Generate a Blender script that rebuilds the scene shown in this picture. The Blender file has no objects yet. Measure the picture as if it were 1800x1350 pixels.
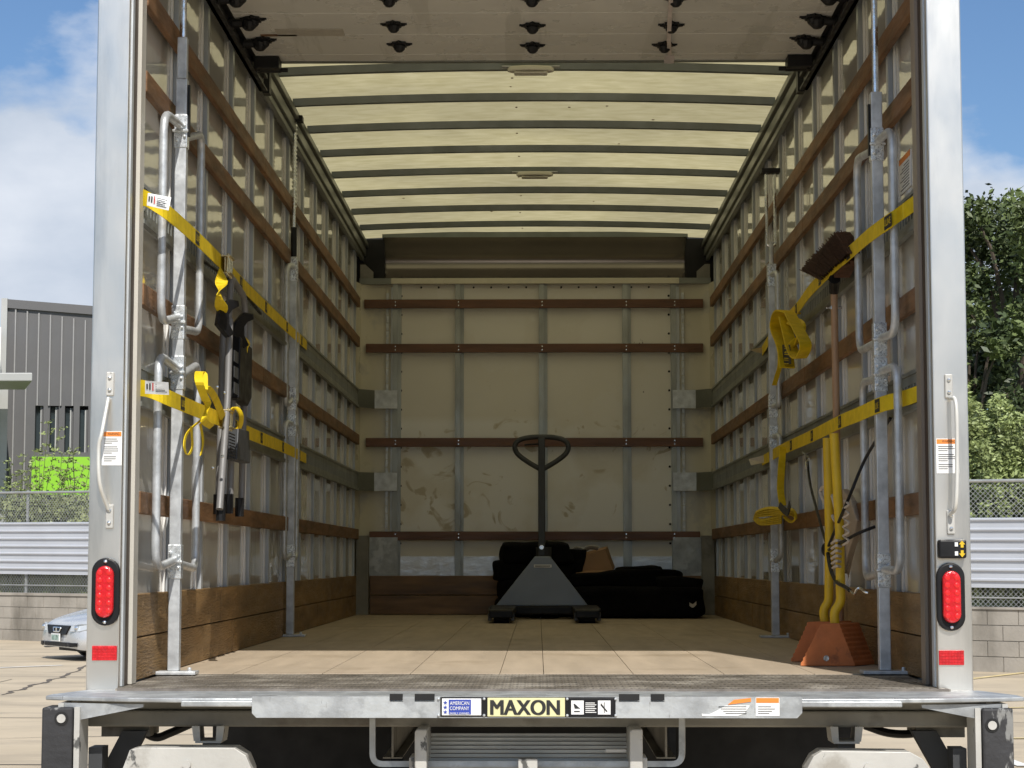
import bpy, bmesh, math, random
from mathutils import Vector, Matrix, noise
random.seed(7)
R = math.radians
S = bpy.context.scene
C = S.collection
# ------------------------------------------------------------ camera, world, sun, exposure
F = 1.15                       # truck floor height above the ground
CAM = Vector((0.017, -5.87, F + 0.365))
FP = 3540.0                    # focal length in pixels of an 1800 px wide frame
cd = bpy.data.cameras.new('camera'); cam = bpy.data.objects.new('camera', cd); C.objects.link(cam)
cd.sensor_width = 36; cd.lens = FP / 1800 * 36; cd.clip_start = 0.05; cd.clip_end = 3000
cam.location = CAM
cam.rotation_euler = (R(90 + 5.005), 0, R(0.728))
S.camera = cam
RM = cam.rotation_euler.to_matrix()
SUN = Vector((0.20, -1.0, 1.045)).normalized()
el = math.asin(SUN.z); az = math.atan2(SUN.x, SUN.y)
w = bpy.data.worlds.new('World'); S.world = w; w.use_nodes = True
nt = w.node_tree; nt.nodes.clear()
def wn(t, **k):
    n = nt.nodes.new(t)
    for a, b in k.items(): setattr(n, a, b)
    return n
sky = wn('ShaderNodeTexSky', sky_type='NISHITA', sun_disc=False, sun_elevation=el, sun_rotation=az, air_density=1.0, dust_density=0.6, ozone_density=1.6)
bg = wn('ShaderNodeBackground'); bg.inputs['Strength'].default_value = 0.105
bc = wn('ShaderNodeBackground'); bc.inputs['Strength'].default_value = 1.2
mixs = wn('ShaderNodeMixShader'); out = wn('ShaderNodeOutputWorld')
tc = wn('ShaderNodeTexCoord'); sep = wn('ShaderNodeSeparateXYZ')
mp = wn('ShaderNodeMapping'); mp.inputs['Scale'].default_value = (1.0, 1.0, 1.9); mp.inputs['Location'].default_value = (2.1, 1.33, 1.9)
cn = wn('ShaderNodeTexNoise'); cn.inputs['Scale'].default_value = 4.2; cn.inputs['Detail'].default_value = 9; cn.inputs['Roughness'].default_value = .52
cr = wn('ShaderNodeValToRGB'); cr.color_ramp.elements[0].position = .475; cr.color_ramp.elements[1].position = .545
cc = wn('ShaderNodeTexNoise'); cc.inputs['Scale'].default_value = 7; cc.inputs['Detail'].default_value = 6
ccr = wn('ShaderNodeValToRGB'); ccr.color_ramp.elements[0].position = .35; ccr.color_ramp.elements[1].position = .68
ccr.color_ramp.elements[0].color = (.38, .46, .58, 1); ccr.color_ramp.elements[1].color = (.74, .78, .85, 1)
L = nt.links.new
L(tc.outputs['Generated'], mp.inputs['Vector']); L(mp.outputs[0], cn.inputs['Vector']); L(mp.outputs[0], cc.inputs['Vector'])
L(cn.outputs['Fac'], cr.inputs[0]); L(cc.outputs['Fac'], ccr.inputs[0]); L(ccr.outputs[0], bc.inputs[0])
tint = wn('ShaderNodeMixRGB', blend_type='MULTIPLY'); tint.inputs[0].default_value = 1; tint.inputs[2].default_value = (.78, .94, 1.12, 1)
L(sky.outputs[0], tint.inputs[1]); L(tint.outputs[0], bg.inputs[0])
L(cr.outputs[0], mixs.inputs[0]); L(bg.outputs[0], mixs.inputs[1]); L(bc.outputs[0], mixs.inputs[2]); L(mixs.outputs[0], out.inputs[0])
sd = bpy.data.lights.new('sun', 'SUN'); so = bpy.data.objects.new('sun', sd); C.objects.link(so)
sd.energy = 5.0; sd.angle = R(.5); sd.color = (1, .955, .89)
so.rotation_euler = SUN.to_track_quat('Z', 'Y').to_euler(); so.location = (3, -8, 12)
vs = S.view_settings; vs.view_transform = 'Standard'; vs.look = 'None'; vs.exposure = -.08; vs.gamma = 1
# ------------------------------------------------------------ photo ray helpers (measurements -> world points)
def ray(px, py):
    return RM @ Vector(((px - 900) / FP, (675 - py) / FP, -1))
def PY(px, py, y):
    r = ray(px, py); return CAM + r * ((y - CAM.y) / r.y)
def PX(px, py, x):
    r = ray(px, py); return CAM + r * ((x - CAM.x) / r.x)
def PZ(px, py, z):
    r = ray(px, py); return CAM + r * ((z - CAM.z) / r.z)
# ------------------------------------------------------------ mesh builder
class MB:
    def __init__(s): s.v = []; s.f = []
    def quad(s, a, b, c, d):
        n = len(s.v); s.v += [Vector(a), Vector(b), Vector(c), Vector(d)]; s.f.append((n, n+1, n+2, n+3)); return s
    def poly(s, pts):
        n = len(s.v); s.v += [Vector(p) for p in pts]; s.f.append(tuple(range(n, n+len(pts)))); return s
    def prism(s, pts, off):
        n = len(s.v); k = len(pts); off = Vector(off)
        s.v += [Vector(p) for p in pts] + [Vector(p) + off for p in pts]
        s.f.append(tuple(range(n+k-1, n-1, -1))); s.f.append(tuple(range(n+k, n+2*k)))
        for i in range(k):
            j = (i+1) % k; s.f.append((n+i, n+j, n+k+j, n+k+i))
        return s
    def box(s, x0, x1, y0, y1, z0, z1):
        if x0 > x1: x0, x1 = x1, x0
        return s.prism([(x0,y0,z0),(x1,y0,z0),(x1,y1,z0),(x0,y1,z0)], (0,0,z1-z0))
    def obox(s, c, hx, hy, hz, m=None):
        c = Vector(c); m = m or Matrix.Identity(3)
        P = [c + m @ Vector((a*hx, b*hy, -hz)) for a, b in ((-1,-1),(1,-1),(1,1),(-1,1))]
        return s.prism(P, m @ Vector((0,0,2*hz)))
    def tube(s, pts, r, seg=10, cap=True, flat=1.0):
        pts = [Vector(p) for p in pts]; n0 = len(s.v); k = len(pts)
        rr = r if isinstance(r, (list, tuple)) else [r]*k
        t = (pts[1]-pts[0]).normalized()
        u = t.orthogonal().normalized()
        for i, p in enumerate(pts):
            if i == 0: tt = t
            elif i == k-1: tt = (pts[i]-pts[i-1]).normalized()
            else: tt = ((pts[i]-pts[i-1]).normalized() + (pts[i+1]-pts[i]).normalized())
            if tt.length < 1e-6: tt = t
            tt.normalize(); u = (u - tt*u.dot(tt))
            if u.length < 1e-6: u = tt.orthogonal()
            u.normalize(); v = tt.cross(u); t = tt
            for j in range(seg):
                a = 2*math.pi*j/seg
                s.v.append(p + (u*math.cos(a) + v*math.sin(a)*flat)*rr[i])
        for i in range(k-1):
            for j in range(seg):
                a = n0+i*seg+j; b = n0+i*seg+(j+1) % seg
                s.f.append((a, b, b+seg, a+seg))
        if cap:
            s.f.append(tuple(n0+j for j in range(seg-1, -1, -1))); s.f.append(tuple(n0+(k-1)*seg+j for j in range(seg)))
        return s
    def ribbon(s, pts, wd, w, th=.003):
        # band: centre points, width direction(s), width, thickness
        pts = [Vector(p) for p in pts]; k = len(pts); n0 = len(s.v)
        for i, p in enumerate(pts):
            t = (pts[min(i+1, k-1)] - pts[max(i-1, 0)]).normalized()
            d = Vector(wd[i] if isinstance(wd, list) else wd).normalized()
            n = t.cross(d)
            if n.length < 1e-5: n = t.orthogonal()
            n.normalize(); d2 = d
            for a, b in ((-.5,-.5),(.5,-.5),(.5,.5),(-.5,.5)):
                s.v.append(p + d2*w*a + n*th*b)
        for i in range(k-1):
            for j in range(4):
                a = n0+i*4+j; b = n0+i*4+(j+1) % 4
                s.f.append((a, b, b+4, a+4))
        s.f.append((n0+3, n0+2, n0+1, n0)); e = n0+(k-1)*4; s.f.append((e, e+1, e+2, e+3))
        return s
    def disc(s, c, n, r, th, seg=20, sx=1):
        c = Vector(c); n = Vector(n).normalized(); u = n.orthogonal().normalized(); v = n.cross(u)
        return s.prism([c + (u*math.cos(2*math.pi*j/seg) + v*math.sin(2*math.pi*j/seg))*r for j in range(seg)], n*th)
    def ball(s, c, r, n=8, sc=(1,1,1)):
        n0 = len(s.v); c = Vector(c)
        for i in range(n+1):
            a = math.pi*i/n
            for j in range(2*n):
                b = math.pi*j/n
                s.v.append(c + Vector((math.sin(a)*math.cos(b)*sc[0], math.sin(a)*math.sin(b)*sc[1], math.cos(a)*sc[2]))*r)
        for i in range(n):
            for j in range(2*n):
                a = n0+i*2*n+j; b = n0+i*2*n+(j+1) % (2*n); s.f.append((a, b, b+2*n, a+2*n))
        return s
    def build(s, name, m, parent=None, smooth=False, bevel=0, origin=None):
        me = bpy.data.meshes.new(name)
        o = bpy.data.objects.new(name, me); C.objects.link(o)
        if parent is not None:
            o.parent = parent; base = wloc(parent)
        else:
            if origin is None:
                lo = [min(p[i] for p in s.v) for i in range(3)]; hi = [max(p[i] for p in s.v) for i in range(3)]
                origin = ((lo[0]+hi[0])/2, (lo[1]+hi[1])/2, lo[2])
            base = Vector(origin); o.location = base
        me.from_pydata([tuple(p-base) for p in s.v], [], s.f)
        me.materials.append(m)
        bm = bmesh.new(); bm.from_mesh(me)
        bmesh.ops.remove_doubles(bm, verts=bm.verts, dist=1e-5)
        bmesh.ops.recalc_face_normals(bm, faces=bm.faces)
        bm.to_mesh(me); bm.free()
        if smooth:
            for p in me.polygons: p.use_smooth = True
            try:
                me.set_sharp_from_angle(angle=R(40))
            except Exception: pass
        if bevel:
            b = o.modifiers.new('bevel', 'BEVEL'); b.width = bevel; b.segments = 2; b.limit_method = 'ANGLE'; b.angle_limit = R(40)
        return o
def wloc(o):
    v = Vector((0,0,0))
    while o is not None: v += o.location; o = o.parent
    return v
def thing(name, label, cat, loc=(0,0,0), group=None):
    o = bpy.data.objects.new(name, None); C.objects.link(o); o.location = loc; o.empty_display_size = .1
    o['label'] = label; o['category'] = cat
    if group: o['group'] = group
    return o
def tag(o, label=None, cat=None, group=None, kind=None):
    if label: o['label'] = label
    if cat: o['category'] = cat
    if group: o['group'] = group
    if kind: o['kind'] = kind
    return o
def fillet(pts, r, n=6):
    pts = [Vector(p) for p in pts]; o = [pts[0]]
    for i in range(1, len(pts)-1):
        a, b, c = pts[i-1], pts[i], pts[i+1]
        d1 = (a-b); d2 = (c-b); q = min(r, d1.length*.49, d2.length*.49)
        p1 = b+d1.normalized()*q; p2 = b+d2.normalized()*q
        for k in range(n+1):
            t = k/n; o.append(p1*(1-t)**2 + b*2*t*(1-t) + p2*t*t)
    o.append(pts[-1]); return o
def smooth_path(pts, n=6):
    pts = [Vector(p) for p in pts]; q = [pts[0]*2-pts[1]] + pts + [pts[-1]*2-pts[-2]]; o = []
    for i in range(1, len(q)-2):
        p0, p1, p2, p3 = q[i-1], q[i], q[i+1], q[i+2]
        for k in range(n):
            t = k/n
            o.append(.5*((2*p1) + (p2-p0)*t + (2*p0-5*p1+4*p2-p3)*t*t + (3*p1-p0-3*p2+p3)*t**3))
    o.append(pts[-1]); return o
# ------------------------------------------------------------ materials
def mat(name, col, rough=.5, metal=0.0, var=.15, scale=5, stretch=(1,1,1), bump=0.0, bscale=60, bstretch=None,
        stain=None, stain_scale=3, stain_lo=.55, stain_hi=.62, stain_stretch=(1,1,1), rvar=.1, spec=.5, coat=0, scr=None, scr_stretch=(1,1,40), scr_lo=.66, trans=0, emit=0, alpha=None, sheen=0):
    m = bpy.data.materials.new(name); m.use_nodes = True; n = m.node_tree.nodes; l = m.node_tree.links
    b = n['Principled BSDF']; b.inputs['Metallic'].default_value = metal; b.inputs['Specular IOR Level'].default_value = spec
    b.inputs['Coat Weight'].default_value = coat
    t = n.new('ShaderNodeTexCoord')
    def nz(sc, st, det=5, ro=.55):
        mp = n.new('ShaderNodeMapping'); mp.inputs['Scale'].default_value = st; l.new(t.outputs['Object'], mp.inputs[0])
        x = n.new('ShaderNodeTexNoise'); x.inputs['Scale'].default_value = sc; x.inputs['Detail'].default_value = det; x.inputs['Roughness'].default_value = ro
        l.new(mp.outputs[0], x.inputs['Vector']); return x
    def ramp(src, lo, hi, c0=(0,0,0,1), c1=(1,1,1,1)):
        r = n.new('ShaderNodeValToRGB'); r.color_ramp.elements[0].position = lo; r.color_ramp.elements[1].position = hi
        r.color_ramp.elements[0].color = c0; r.color_ramp.elements[1].color = c1; l.new(src, r.inputs[0]); return r
    a = nz(scale, stretch)
    lo = tuple(max(0, c*(1-var)) for c in col)+(1,); hi = tuple(min(1, c*(1+var)) for c in col)+(1,)
    cur = ramp(a.outputs['Fac'], .3, .7, lo, hi).outputs[0]
    for (sc_, ssc, slo, shi, sst) in ([(stain, stain_scale, stain_lo, stain_hi, stain_stretch)] if stain else []) + ([(scr, 3, scr_lo, scr_lo+.03, scr_stretch)] if scr else []):
        k = ramp(nz(ssc, sst, 8, .6).outputs['Fac'], slo, shi)
        mx = n.new('ShaderNodeMixRGB'); l.new(k.outputs[0], mx.inputs[0]); l.new(cur, mx.inputs[1]); mx.inputs[2].default_value = tuple(sc_)+(1,)
        cur = mx.outputs[0]
    l.new(cur, b.inputs['Base Color'])
    rr = nz(scale*2.3, stretch); mr = n.new('ShaderNodeMapRange'); mr.inputs[1].default_value = .3; mr.inputs[2].default_value = .7
    mr.inputs[3].default_value = max(.02, rough-rvar); mr.inputs[4].default_value = min(1, rough+rvar)
    l.new(rr.outputs['Fac'], mr.inputs[0]); l.new(mr.outputs[0], b.inputs['Roughness'])
    if bump:
        x = nz(bscale, bstretch or stretch); bp = n.new('ShaderNodeBump'); bp.inputs['Strength'].default_value = bump; bp.inputs['Distance'].default_value = .01
        l.new(x.outputs['Fac'], bp.inputs['Height']); l.new(bp.outputs[0], b.inputs['Normal'])
    if emit:
        b.inputs['Emission Color'].default_value = tuple(col)+(1,); b.inputs['Emission Strength'].default_value = emit
    return m
M = {}
M['galv'] = mat('galvanised_steel', (.56,.58,.59), .42, .45, .22, 22, bump=.15, bscale=30)
M['galvb'] = mat('galvanised_plate', (.40,.415,.42), .5, .5, .25, 14, (1,1,1), bump=.2, bscale=25, stain=(.52,.54,.54), stain_scale=9, stain_lo=.52, stain_hi=.6, scr=(.3,.3,.29), scr_stretch=(30,1,4))
M['alu'] = mat('brushed_aluminium', (.80,.765,.70), .34, 1.0, .06, 3, (1,1,.5), rvar=.05, stain=(.58,.56,.52), stain_scale=2.2, stain_lo=.52, stain_hi=.72, stain_stretch=(3,3,.5), bump=.03, bscale=300, bstretch=(1,1,.02), scr=(.85,.85,.83), scr_stretch=(3,3,1.2), scr_lo=.68)
M['aluin'] = mat('wall_post_aluminium', (.55,.58,.60), .42, .4, .14, 4, (1,1,.6), bump=.05, bscale=40)
M['fpost'] = mat('front_post_metal', (.36,.375,.36), .4, .5, .25, 6, (1,1,.5), bump=.1, bscale=30)
M['bow'] = mat('roof_bow_steel', (.19,.21,.195), .5, .5, .15, 5)
M['rail'] = mat('rail_steel', (.23,.24,.215), .4, .6, .25, 3, (1,.3,1), bump=.1, bscale=12)
M['etrack'] = mat('slotted_track_steel', (.25,.26,.235), .5, .5, .2, 5, (1,1,1), bump=.1)
M['chrome'] = mat('zinc_plate', (.75,.78,.8), .22, 1, .15, 30, bump=.2, bscale=40)
M['black'] = mat('black_paint', (.013,.013,.014), .45, 0, .3, 8, spec=.25)
M['rub'] = mat('black_rubber', (.03,.03,.032), .7, 0, .3, 6, bump=.4, bscale=30, scr=(.22,.22,.21), scr_stretch=(5,5,1.6), scr_lo=.6)
M['tire'] = mat('tyre_rubber', (.02,.02,.02), .85, 0, .2, 6)
M['cloth'] = mat('black_blanket', (.005,.005,.0055), 1.0, 0, .4, 9, spec=.1, bump=.7, bscale=40)
M['yell'] = mat('yellow_webbing', (.72,.52,.005), .7, 0, .14, 20, (1,1,1), bump=.15, bscale=300)
M['yelp'] = mat('yellow_tube', (.70,.46,.02), .45, 0, .12, 9, stain=(.35,.22,.06), stain_scale=12, stain_lo=.64, stain_hi=.7)
M['ink'] = mat('black_ink', (.02,.02,.02), .6, 0, .1)
M['white'] = mat('white_label', (.80,.80,.78), .5, 0, .05, 10)
M['orange'] = mat('orange_label', (.80,.25,.04), .5, 0, .1, 10)
M['chock'] = mat('orange_rubber', (.55,.17,.05), .65, 0, .2, 10, bump=.2, bscale=60, stain=(.22,.07,.03), stain_scale=7, stain_lo=.6, stain_hi=.7)
M['cream'] = mat('cream_panel', (.62,.58,.46), .32, 0, .06, 2, stain=(.50,.48,.42), stain_scale=4, stain_lo=.56, stain_hi=.66, bump=.03, bscale=6)
M['plank'] = mat('kick_board_wood', (.24,.145,.058), .55, 0, .4, 4, (3,.5,3), bump=.9, bscale=16, bstretch=(4,1,8), scr=(.42,.28,.15), scr_stretch=(9,7,2.5), scr_lo=.655, stain=(.07,.04,.02), stain_scale=2, stain_lo=.6, stain_hi=.74)
M['slat'] = mat('slat_wood', (.185,.095,.040), .6, 0, .45, 3, (6,1,6), bump=.3, bscale=14, bstretch=(4,1,6))
M['slatf'] = mat('front_slat_wood', (.125,.052,.022), .4, 0, .35, 3, (1,6,6), bump=.2, bscale=14)
M['handle_wood'] = mat('broom_handle_wood', (.42,.26,.15), .5, 0, .15, 6, (8,8,1))
M['straw'] = mat('broom_fibre', (.085,.038,.018), .9, 0, .4, 30)
M['card'] = mat('cardboard', (.36,.215,.115), .8, 0, .08, 6)
M['jack'] = mat('blue_grey_paint', (.25,.285,.345), .45, .1, .06, 5)
M['jackd'] = mat('dark_grey_paint', (.055,.058,.062), .5, .2, .15, 7)
M['ladder'] = mat('grey_ladder_tube', (.20,.195,.19), .5, .15, .1, 6)
M['redl'] = mat('red_lens', (.55,.008,.014), .18, 0, .15, 30, coat=.5, bump=.5, bscale=45)
M['redr'] = mat('red_reflector', (.55,.01,.015), .35, 0, .3, 90, bump=.3, bscale=120)
M['lamp'] = mat('roof_lamp_plastic', (.62,.60,.50), .35, 0, .05)
M['gatew'] = mat('worn_light_paint', (.50,.49,.455), .5, .1, .12, 6, scr=(.10,.10,.095), scr_stretch=(5,5,3), scr_lo=.62, bump=.1, stain=(.36,.34,.30), stain_scale=4, stain_lo=.58, stain_hi=.66)
M['frame'] = mat('dusty_frame_paint', (.24,.23,.20), .6, .1, .25, 5, bump=.15, stain=(.10,.085,.07), stain_scale=3, stain_lo=.55, stain_hi=.7)
M['tread'] = mat('folded_platform_metal', (.50,.50,.47), .45, .5, .15, 6)
M['under'] = mat('black_underbody', (.012,.012,.012), .8, 0, .3, 4)
M['rope'] = mat('white_rope', (.55,.50,.44), .8, 0, .1)
M['canvas'] = mat('canvas_bag', (.52,.44,.34), .85, 0, .1, 6)
M['door'] = mat('door_panel_white', (.64,.63,.58), .3, 0, .06, 2.5, (1,1,1), bump=.03, bscale=5, scr=(.25,.23,.2), scr_stretch=(1,14,1), scr_lo=.74, stain=(.56,.55,.50), stain_scale=1.2, stain_lo=.55, stain_hi=.57, stain_stretch=(6,.4,1))
M['blue'] = mat('blue_print', (.03,.06,.35), .5, 0, .1); M['red'] = mat('red_print', (.6,.04,.03), .5, 0, .1)
M['platey'] = mat('pale_yellow_plate', (.72,.68,.38), .5, 0, .12, 8)

# glossy side wall panel (white glass fibre, softly wavy so that it mirrors the roof)
def wall_panel_mat():
    m = mat('glossy_wall_panel', (.74,.72,.66), .07, 0, .06, 1.2, (1,1,.6), rvar=.04, coat=.55, spec=.9, stain=(.62,.59,.52), stain_scale=4, stain_lo=.62, stain_hi=.66, stain_stretch=(1,5,.25), scr=(.8,.78,.72), scr_stretch=(3,5,.5), scr_lo=.70)
    n = m.node_tree.nodes; l = m.node_tree.links; b = n['Principled BSDF']
    t = n.new('ShaderNodeTexCoord'); x = n.new('ShaderNodeTexNoise'); x.inputs['Scale'].default_value = 2.6; x.inputs['Detail'].default_value = 3
    l.new(t.outputs['Object'], x.inputs['Vector']); bp = n.new('ShaderNodeBump'); bp.inputs['Strength'].default_value = .12; bp.inputs['Distance'].default_value = .02
    l.new(x.outputs['Fac'], bp.inputs['Height']); l.new(bp.outputs[0], b.inputs['Normal']); l.new(bp.outputs[0], b.inputs['Coat Normal']); b.inputs['Coat Roughness'].default_value = .04
    return m
M['wall'] = wall_panel_mat()
def front_mat():
    m = mat('scuffed_front_panel', (.78,.75,.675), .42, 0, .04, 1.5, stain=(.80,.775,.71), stain_scale=1.7, stain_lo=.5, stain_hi=.53, bump=.02, bscale=5, scr=(.10,.08,.05), scr_stretch=(4,1,2.2), scr_lo=.70)
    n = m.node_tree.nodes; l = m.node_tree.links; b = n['Principled BSDF']
    # second, lighter scrubbed patch layer
    src = b.inputs['Base Color'].links[0].from_socket
    t = n.new('ShaderNodeTexCoord'); x = n.new('ShaderNodeTexNoise'); x.inputs['Scale'].default_value = 5; x.inputs['Detail'].default_value = 8; x.inputs['Distortion'].default_value = 1.5
    l.new(t.outputs['Object'], x.inputs['Vector']); r = n.new('ShaderNodeValToRGB'); r.color_ramp.elements[0].position = .6; r.color_ramp.elements[1].position = .66
    l.new(x.outputs['Fac'], r.inputs[0])
    # rubbed band at load height: paler scrubbed patches and brown smears only between knee and head height
    sp = n.new('ShaderNodeSeparateXYZ'); l.new(t.outputs['Object'], sp.inputs[0])
    def band(lo, hi, soft):
        a = n.new('ShaderNodeMapRange'); a.inputs[1].default_value = lo-soft; a.inputs[2].default_value = lo+soft; l.new(sp.outputs[2], a.inputs[0])
        c = n.new('ShaderNodeMapRange'); c.inputs[1].default_value = hi+soft; c.inputs[2].default_value = hi-soft; l.new(sp.outputs[2], c.inputs[0])
        m_ = n.new('ShaderNodeMath'); m_.operation = 'MULTIPLY'; l.new(a.outputs[0], m_.inputs[0]); l.new(c.outputs[0], m_.inputs[1]); return m_
    bd = band(F+.55, F+1.32, .03)
    pl = n.new('ShaderNodeTexNoise'); pl.inputs['Scale'].default_value = 1.6; pl.inputs['Detail'].default_value = 6; l.new(t.outputs['Object'], pl.inputs['Vector'])
    pr = n.new('ShaderNodeValToRGB'); pr.color_ramp.elements[0].position = .42; pr.color_ramp.elements[1].position = .50; l.new(pl.outputs['Fac'], pr.inputs[0])
    k1 = n.new('ShaderNodeMath'); k1.operation = 'MULTIPLY'; l.new(pr.outputs[0], k1.inputs[0]); l.new(bd.outputs[0], k1.inputs[1])
    m1 = n.new('ShaderNodeMixRGB'); l.new(k1.outputs[0], m1.inputs[0]); l.new(src, m1.inputs[1]); m1.inputs[2].default_value = (.86,.855,.83,1)
    k2 = n.new('ShaderNodeMath'); k2.operation = 'MULTIPLY'; l.new(r.outputs[0], k2.inputs[0]); l.new(bd.outputs[0], k2.inputs[1])
    m2 = n.new('ShaderNodeMixRGB'); l.new(k2.outputs[0], m2.inputs[0]); l.new(m1.outputs[0], m2.inputs[1]); m2.inputs[2].default_value = (.55,.49,.37,1)
    l.new(m2.outputs[0], b.inputs['Base Color']); return m
M['front'] = front_mat()
def roof_mat():
    m = bpy.data.materials.new('translucent_roof_skin'); m.use_nodes = True; n = m.node_tree.nodes; l = m.node_tree.links; n.clear()
    o = n.new('ShaderNodeOutputMaterial'); t = n.new('ShaderNodeTexCoord'); mp = n.new('ShaderNodeMapping'); mp.inputs['Scale'].default_value = (5, 14, 1)
    x = n.new('ShaderNodeTexNoise'); x.inputs['Scale'].default_value = 1.6; x.inputs['Detail'].default_value = 8; x.inputs['Distortion'].default_value = .6
    l.new(t.outputs['Object'], mp.inputs[0]); l.new(mp.outputs[0], x.inputs['Vector'])
    r = n.new('ShaderNodeValToRGB'); r.color_ramp.elements[0].position = .32; r.color_ramp.elements[1].position = .66
    r.color_ramp.elements[0].color = (.42,.365,.19,1); r.color_ramp.elements[1].color = (.53,.465,.265,1)
    l.new(x.outputs['Fac'], r.inputs[0])
    y = n.new('ShaderNodeTexNoise'); y.inputs['Scale'].default_value = .9; y.inputs['Detail'].default_value = 4; l.new(t.outputs['Object'], y.inputs['Vector'])  # soft darker patches: leaf shadows painted into the roof colour
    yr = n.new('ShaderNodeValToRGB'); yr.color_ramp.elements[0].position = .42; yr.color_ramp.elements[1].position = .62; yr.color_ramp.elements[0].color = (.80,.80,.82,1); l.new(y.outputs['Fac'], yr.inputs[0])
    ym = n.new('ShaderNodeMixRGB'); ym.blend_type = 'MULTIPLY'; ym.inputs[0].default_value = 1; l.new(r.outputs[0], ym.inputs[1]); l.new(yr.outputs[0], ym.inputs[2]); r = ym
    tr = n.new('ShaderNodeBsdfTranslucent'); df = n.new('ShaderNodeBsdfDiffuse'); df.inputs[0].default_value = (.5,.47,.36,1)
    l.new(r.outputs[0], tr.inputs[0]); mx = n.new('ShaderNodeMixShader'); mx.inputs[0].default_value = .26
    l.new(tr.outputs[0], mx.inputs[1]); l.new(df.outputs[0], mx.inputs[2]); l.new(mx.outputs[0], o.inputs[0]); return m
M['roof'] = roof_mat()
def floor_mat():
    m = mat('plywood_floor', (.46,.375,.275), .6, 0, .13, 3, (3,.35,1), bump=.06, bscale=30, stain=(.32,.25,.17), stain_scale=2.2, stain_lo=.55, stain_hi=.75, scr=(.22,.17,.12), scr_stretch=(2,1.4,1), scr_lo=.67)
    return m
M['floor'] = floor_mat()
def tread_mat():
    m = mat('treaded_threshold_plate', (.20,.175,.145), .55, .35, .35, 6, stain=(.42,.38,.32), stain_scale=5, stain_lo=.5, stain_hi=.62)
    n = m.node_tree.nodes; l = m.node_tree.links; b = n['Principled BSDF']
    t = n.new('ShaderNodeTexCoord'); sx = n.new('ShaderNodeSeparateXYZ'); l.new(t.outputs['Object'], sx.inputs[0])
    def sinm(o, k):
        a = n.new('ShaderNodeMath'); a.operation = 'MULTIPLY'; a.inputs[1].default_value = k; l.new(o, a.inputs[0])
        c = n.new('ShaderNodeMath'); c.operation = 'SINE'; l.new(a.outputs[0], c.inputs[0]); return c
    a = sinm(sx.outputs[0], 2*math.pi/.022); c = sinm(sx.outputs[1], 2*math.pi/.1)
    mm = n.new('ShaderNodeMath'); mm.operation = 'MAXIMUM'; l.new(a.outputs[0], mm.inputs[0]); l.new(c.outputs[0], mm.inputs[1])
    bp = n.new('ShaderNodeBump'); bp.inputs['Strength'].default_value = 1; bp.inputs['Distance'].default_value = .004; l.new(mm.outputs[0], bp.inputs['Height']); l.new(bp.outputs[0], b.inputs['Normal'])
    return m
M['treadp'] = tread_mat()
def text(name, s, m, parent, org, u, v, w, h, off=.0015, depth=.0012, bold=0):
    u = Vector(u).normalized(); v = Vector(v).normalized(); nrm = u.cross(v)
    c = bpy.data.curves.new(name, 'FONT'); c.body = s; c.extrude = 0; c.offset = bold
    t = bpy.data.objects.new(name, c); C.objects.link(t)
    dg = bpy.context.evaluated_depsgraph_get(); me = bpy.data.meshes.new_from_object(t.evaluated_get(dg))
    C.objects.unlink(t); bpy.data.objects.remove(t); bpy.data.curves.remove(c)
    xs = [q.co.x for q in me.vertices]; ys = [q.co.y for q in me.vertices]
    x0, x1, y0, y1 = min(xs), max(xs), min(ys), max(ys)
    o = bpy.data.objects.new(name, me); C.objects.link(o); o.parent = parent; base = wloc(parent)
    for q in me.vertices:
        q.co = Vector(org) + u*((q.co.x-x0)/(x1-x0)-.5)*w + v*((q.co.y-y0)/(y1-y0)-.5)*h + nrm*off - base
    me.materials.append(m); return o
XV = (1,0,0); ZV = (0,0,1)

# ============================================================ THE TRUCK
L_ = 7.88; W_ = 1.205; RT = F + 2.555
truck = thing('box_truck', 'open box truck seen from behind, silver rear frame, slatted white walls and yellow translucent roof', 'truck', (0, 0, 0))
def T(mb, name, m, parent=None, **k): return mb.build(name, M[m] if isinstance(m, str) else m, parent or truck, **k)
# floor of long boards
seams = [-1.22, -.97, -.68, -.395, -.106, .036, .325, .618, .91, 1.22]
b = MB()
for i in range(len(seams)-1):
    g = .0011
    b.box(seams[i]+g, seams[i+1]-g, .70, L_, F-.03, F)
    if i in (2, 6): pass
T(b, 'floor', 'floor')
T(MB().box(-1.24,1.24,.02,L_+.05,F-.09,F-.031), 'floor_bed', 'under')
T(MB().box(-1.196,1.196,-.05,.698,F-.030,F-.002), 'threshold_plate', 'treadp')
lip = MB(); lip.box(-1.19,1.19,-.056,-.051,F-.008,F-.001); T(lip, 'threshold_lip', mat('rusty_edge', (.19,.165,.14), .6, .3, .3, 20))
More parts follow.
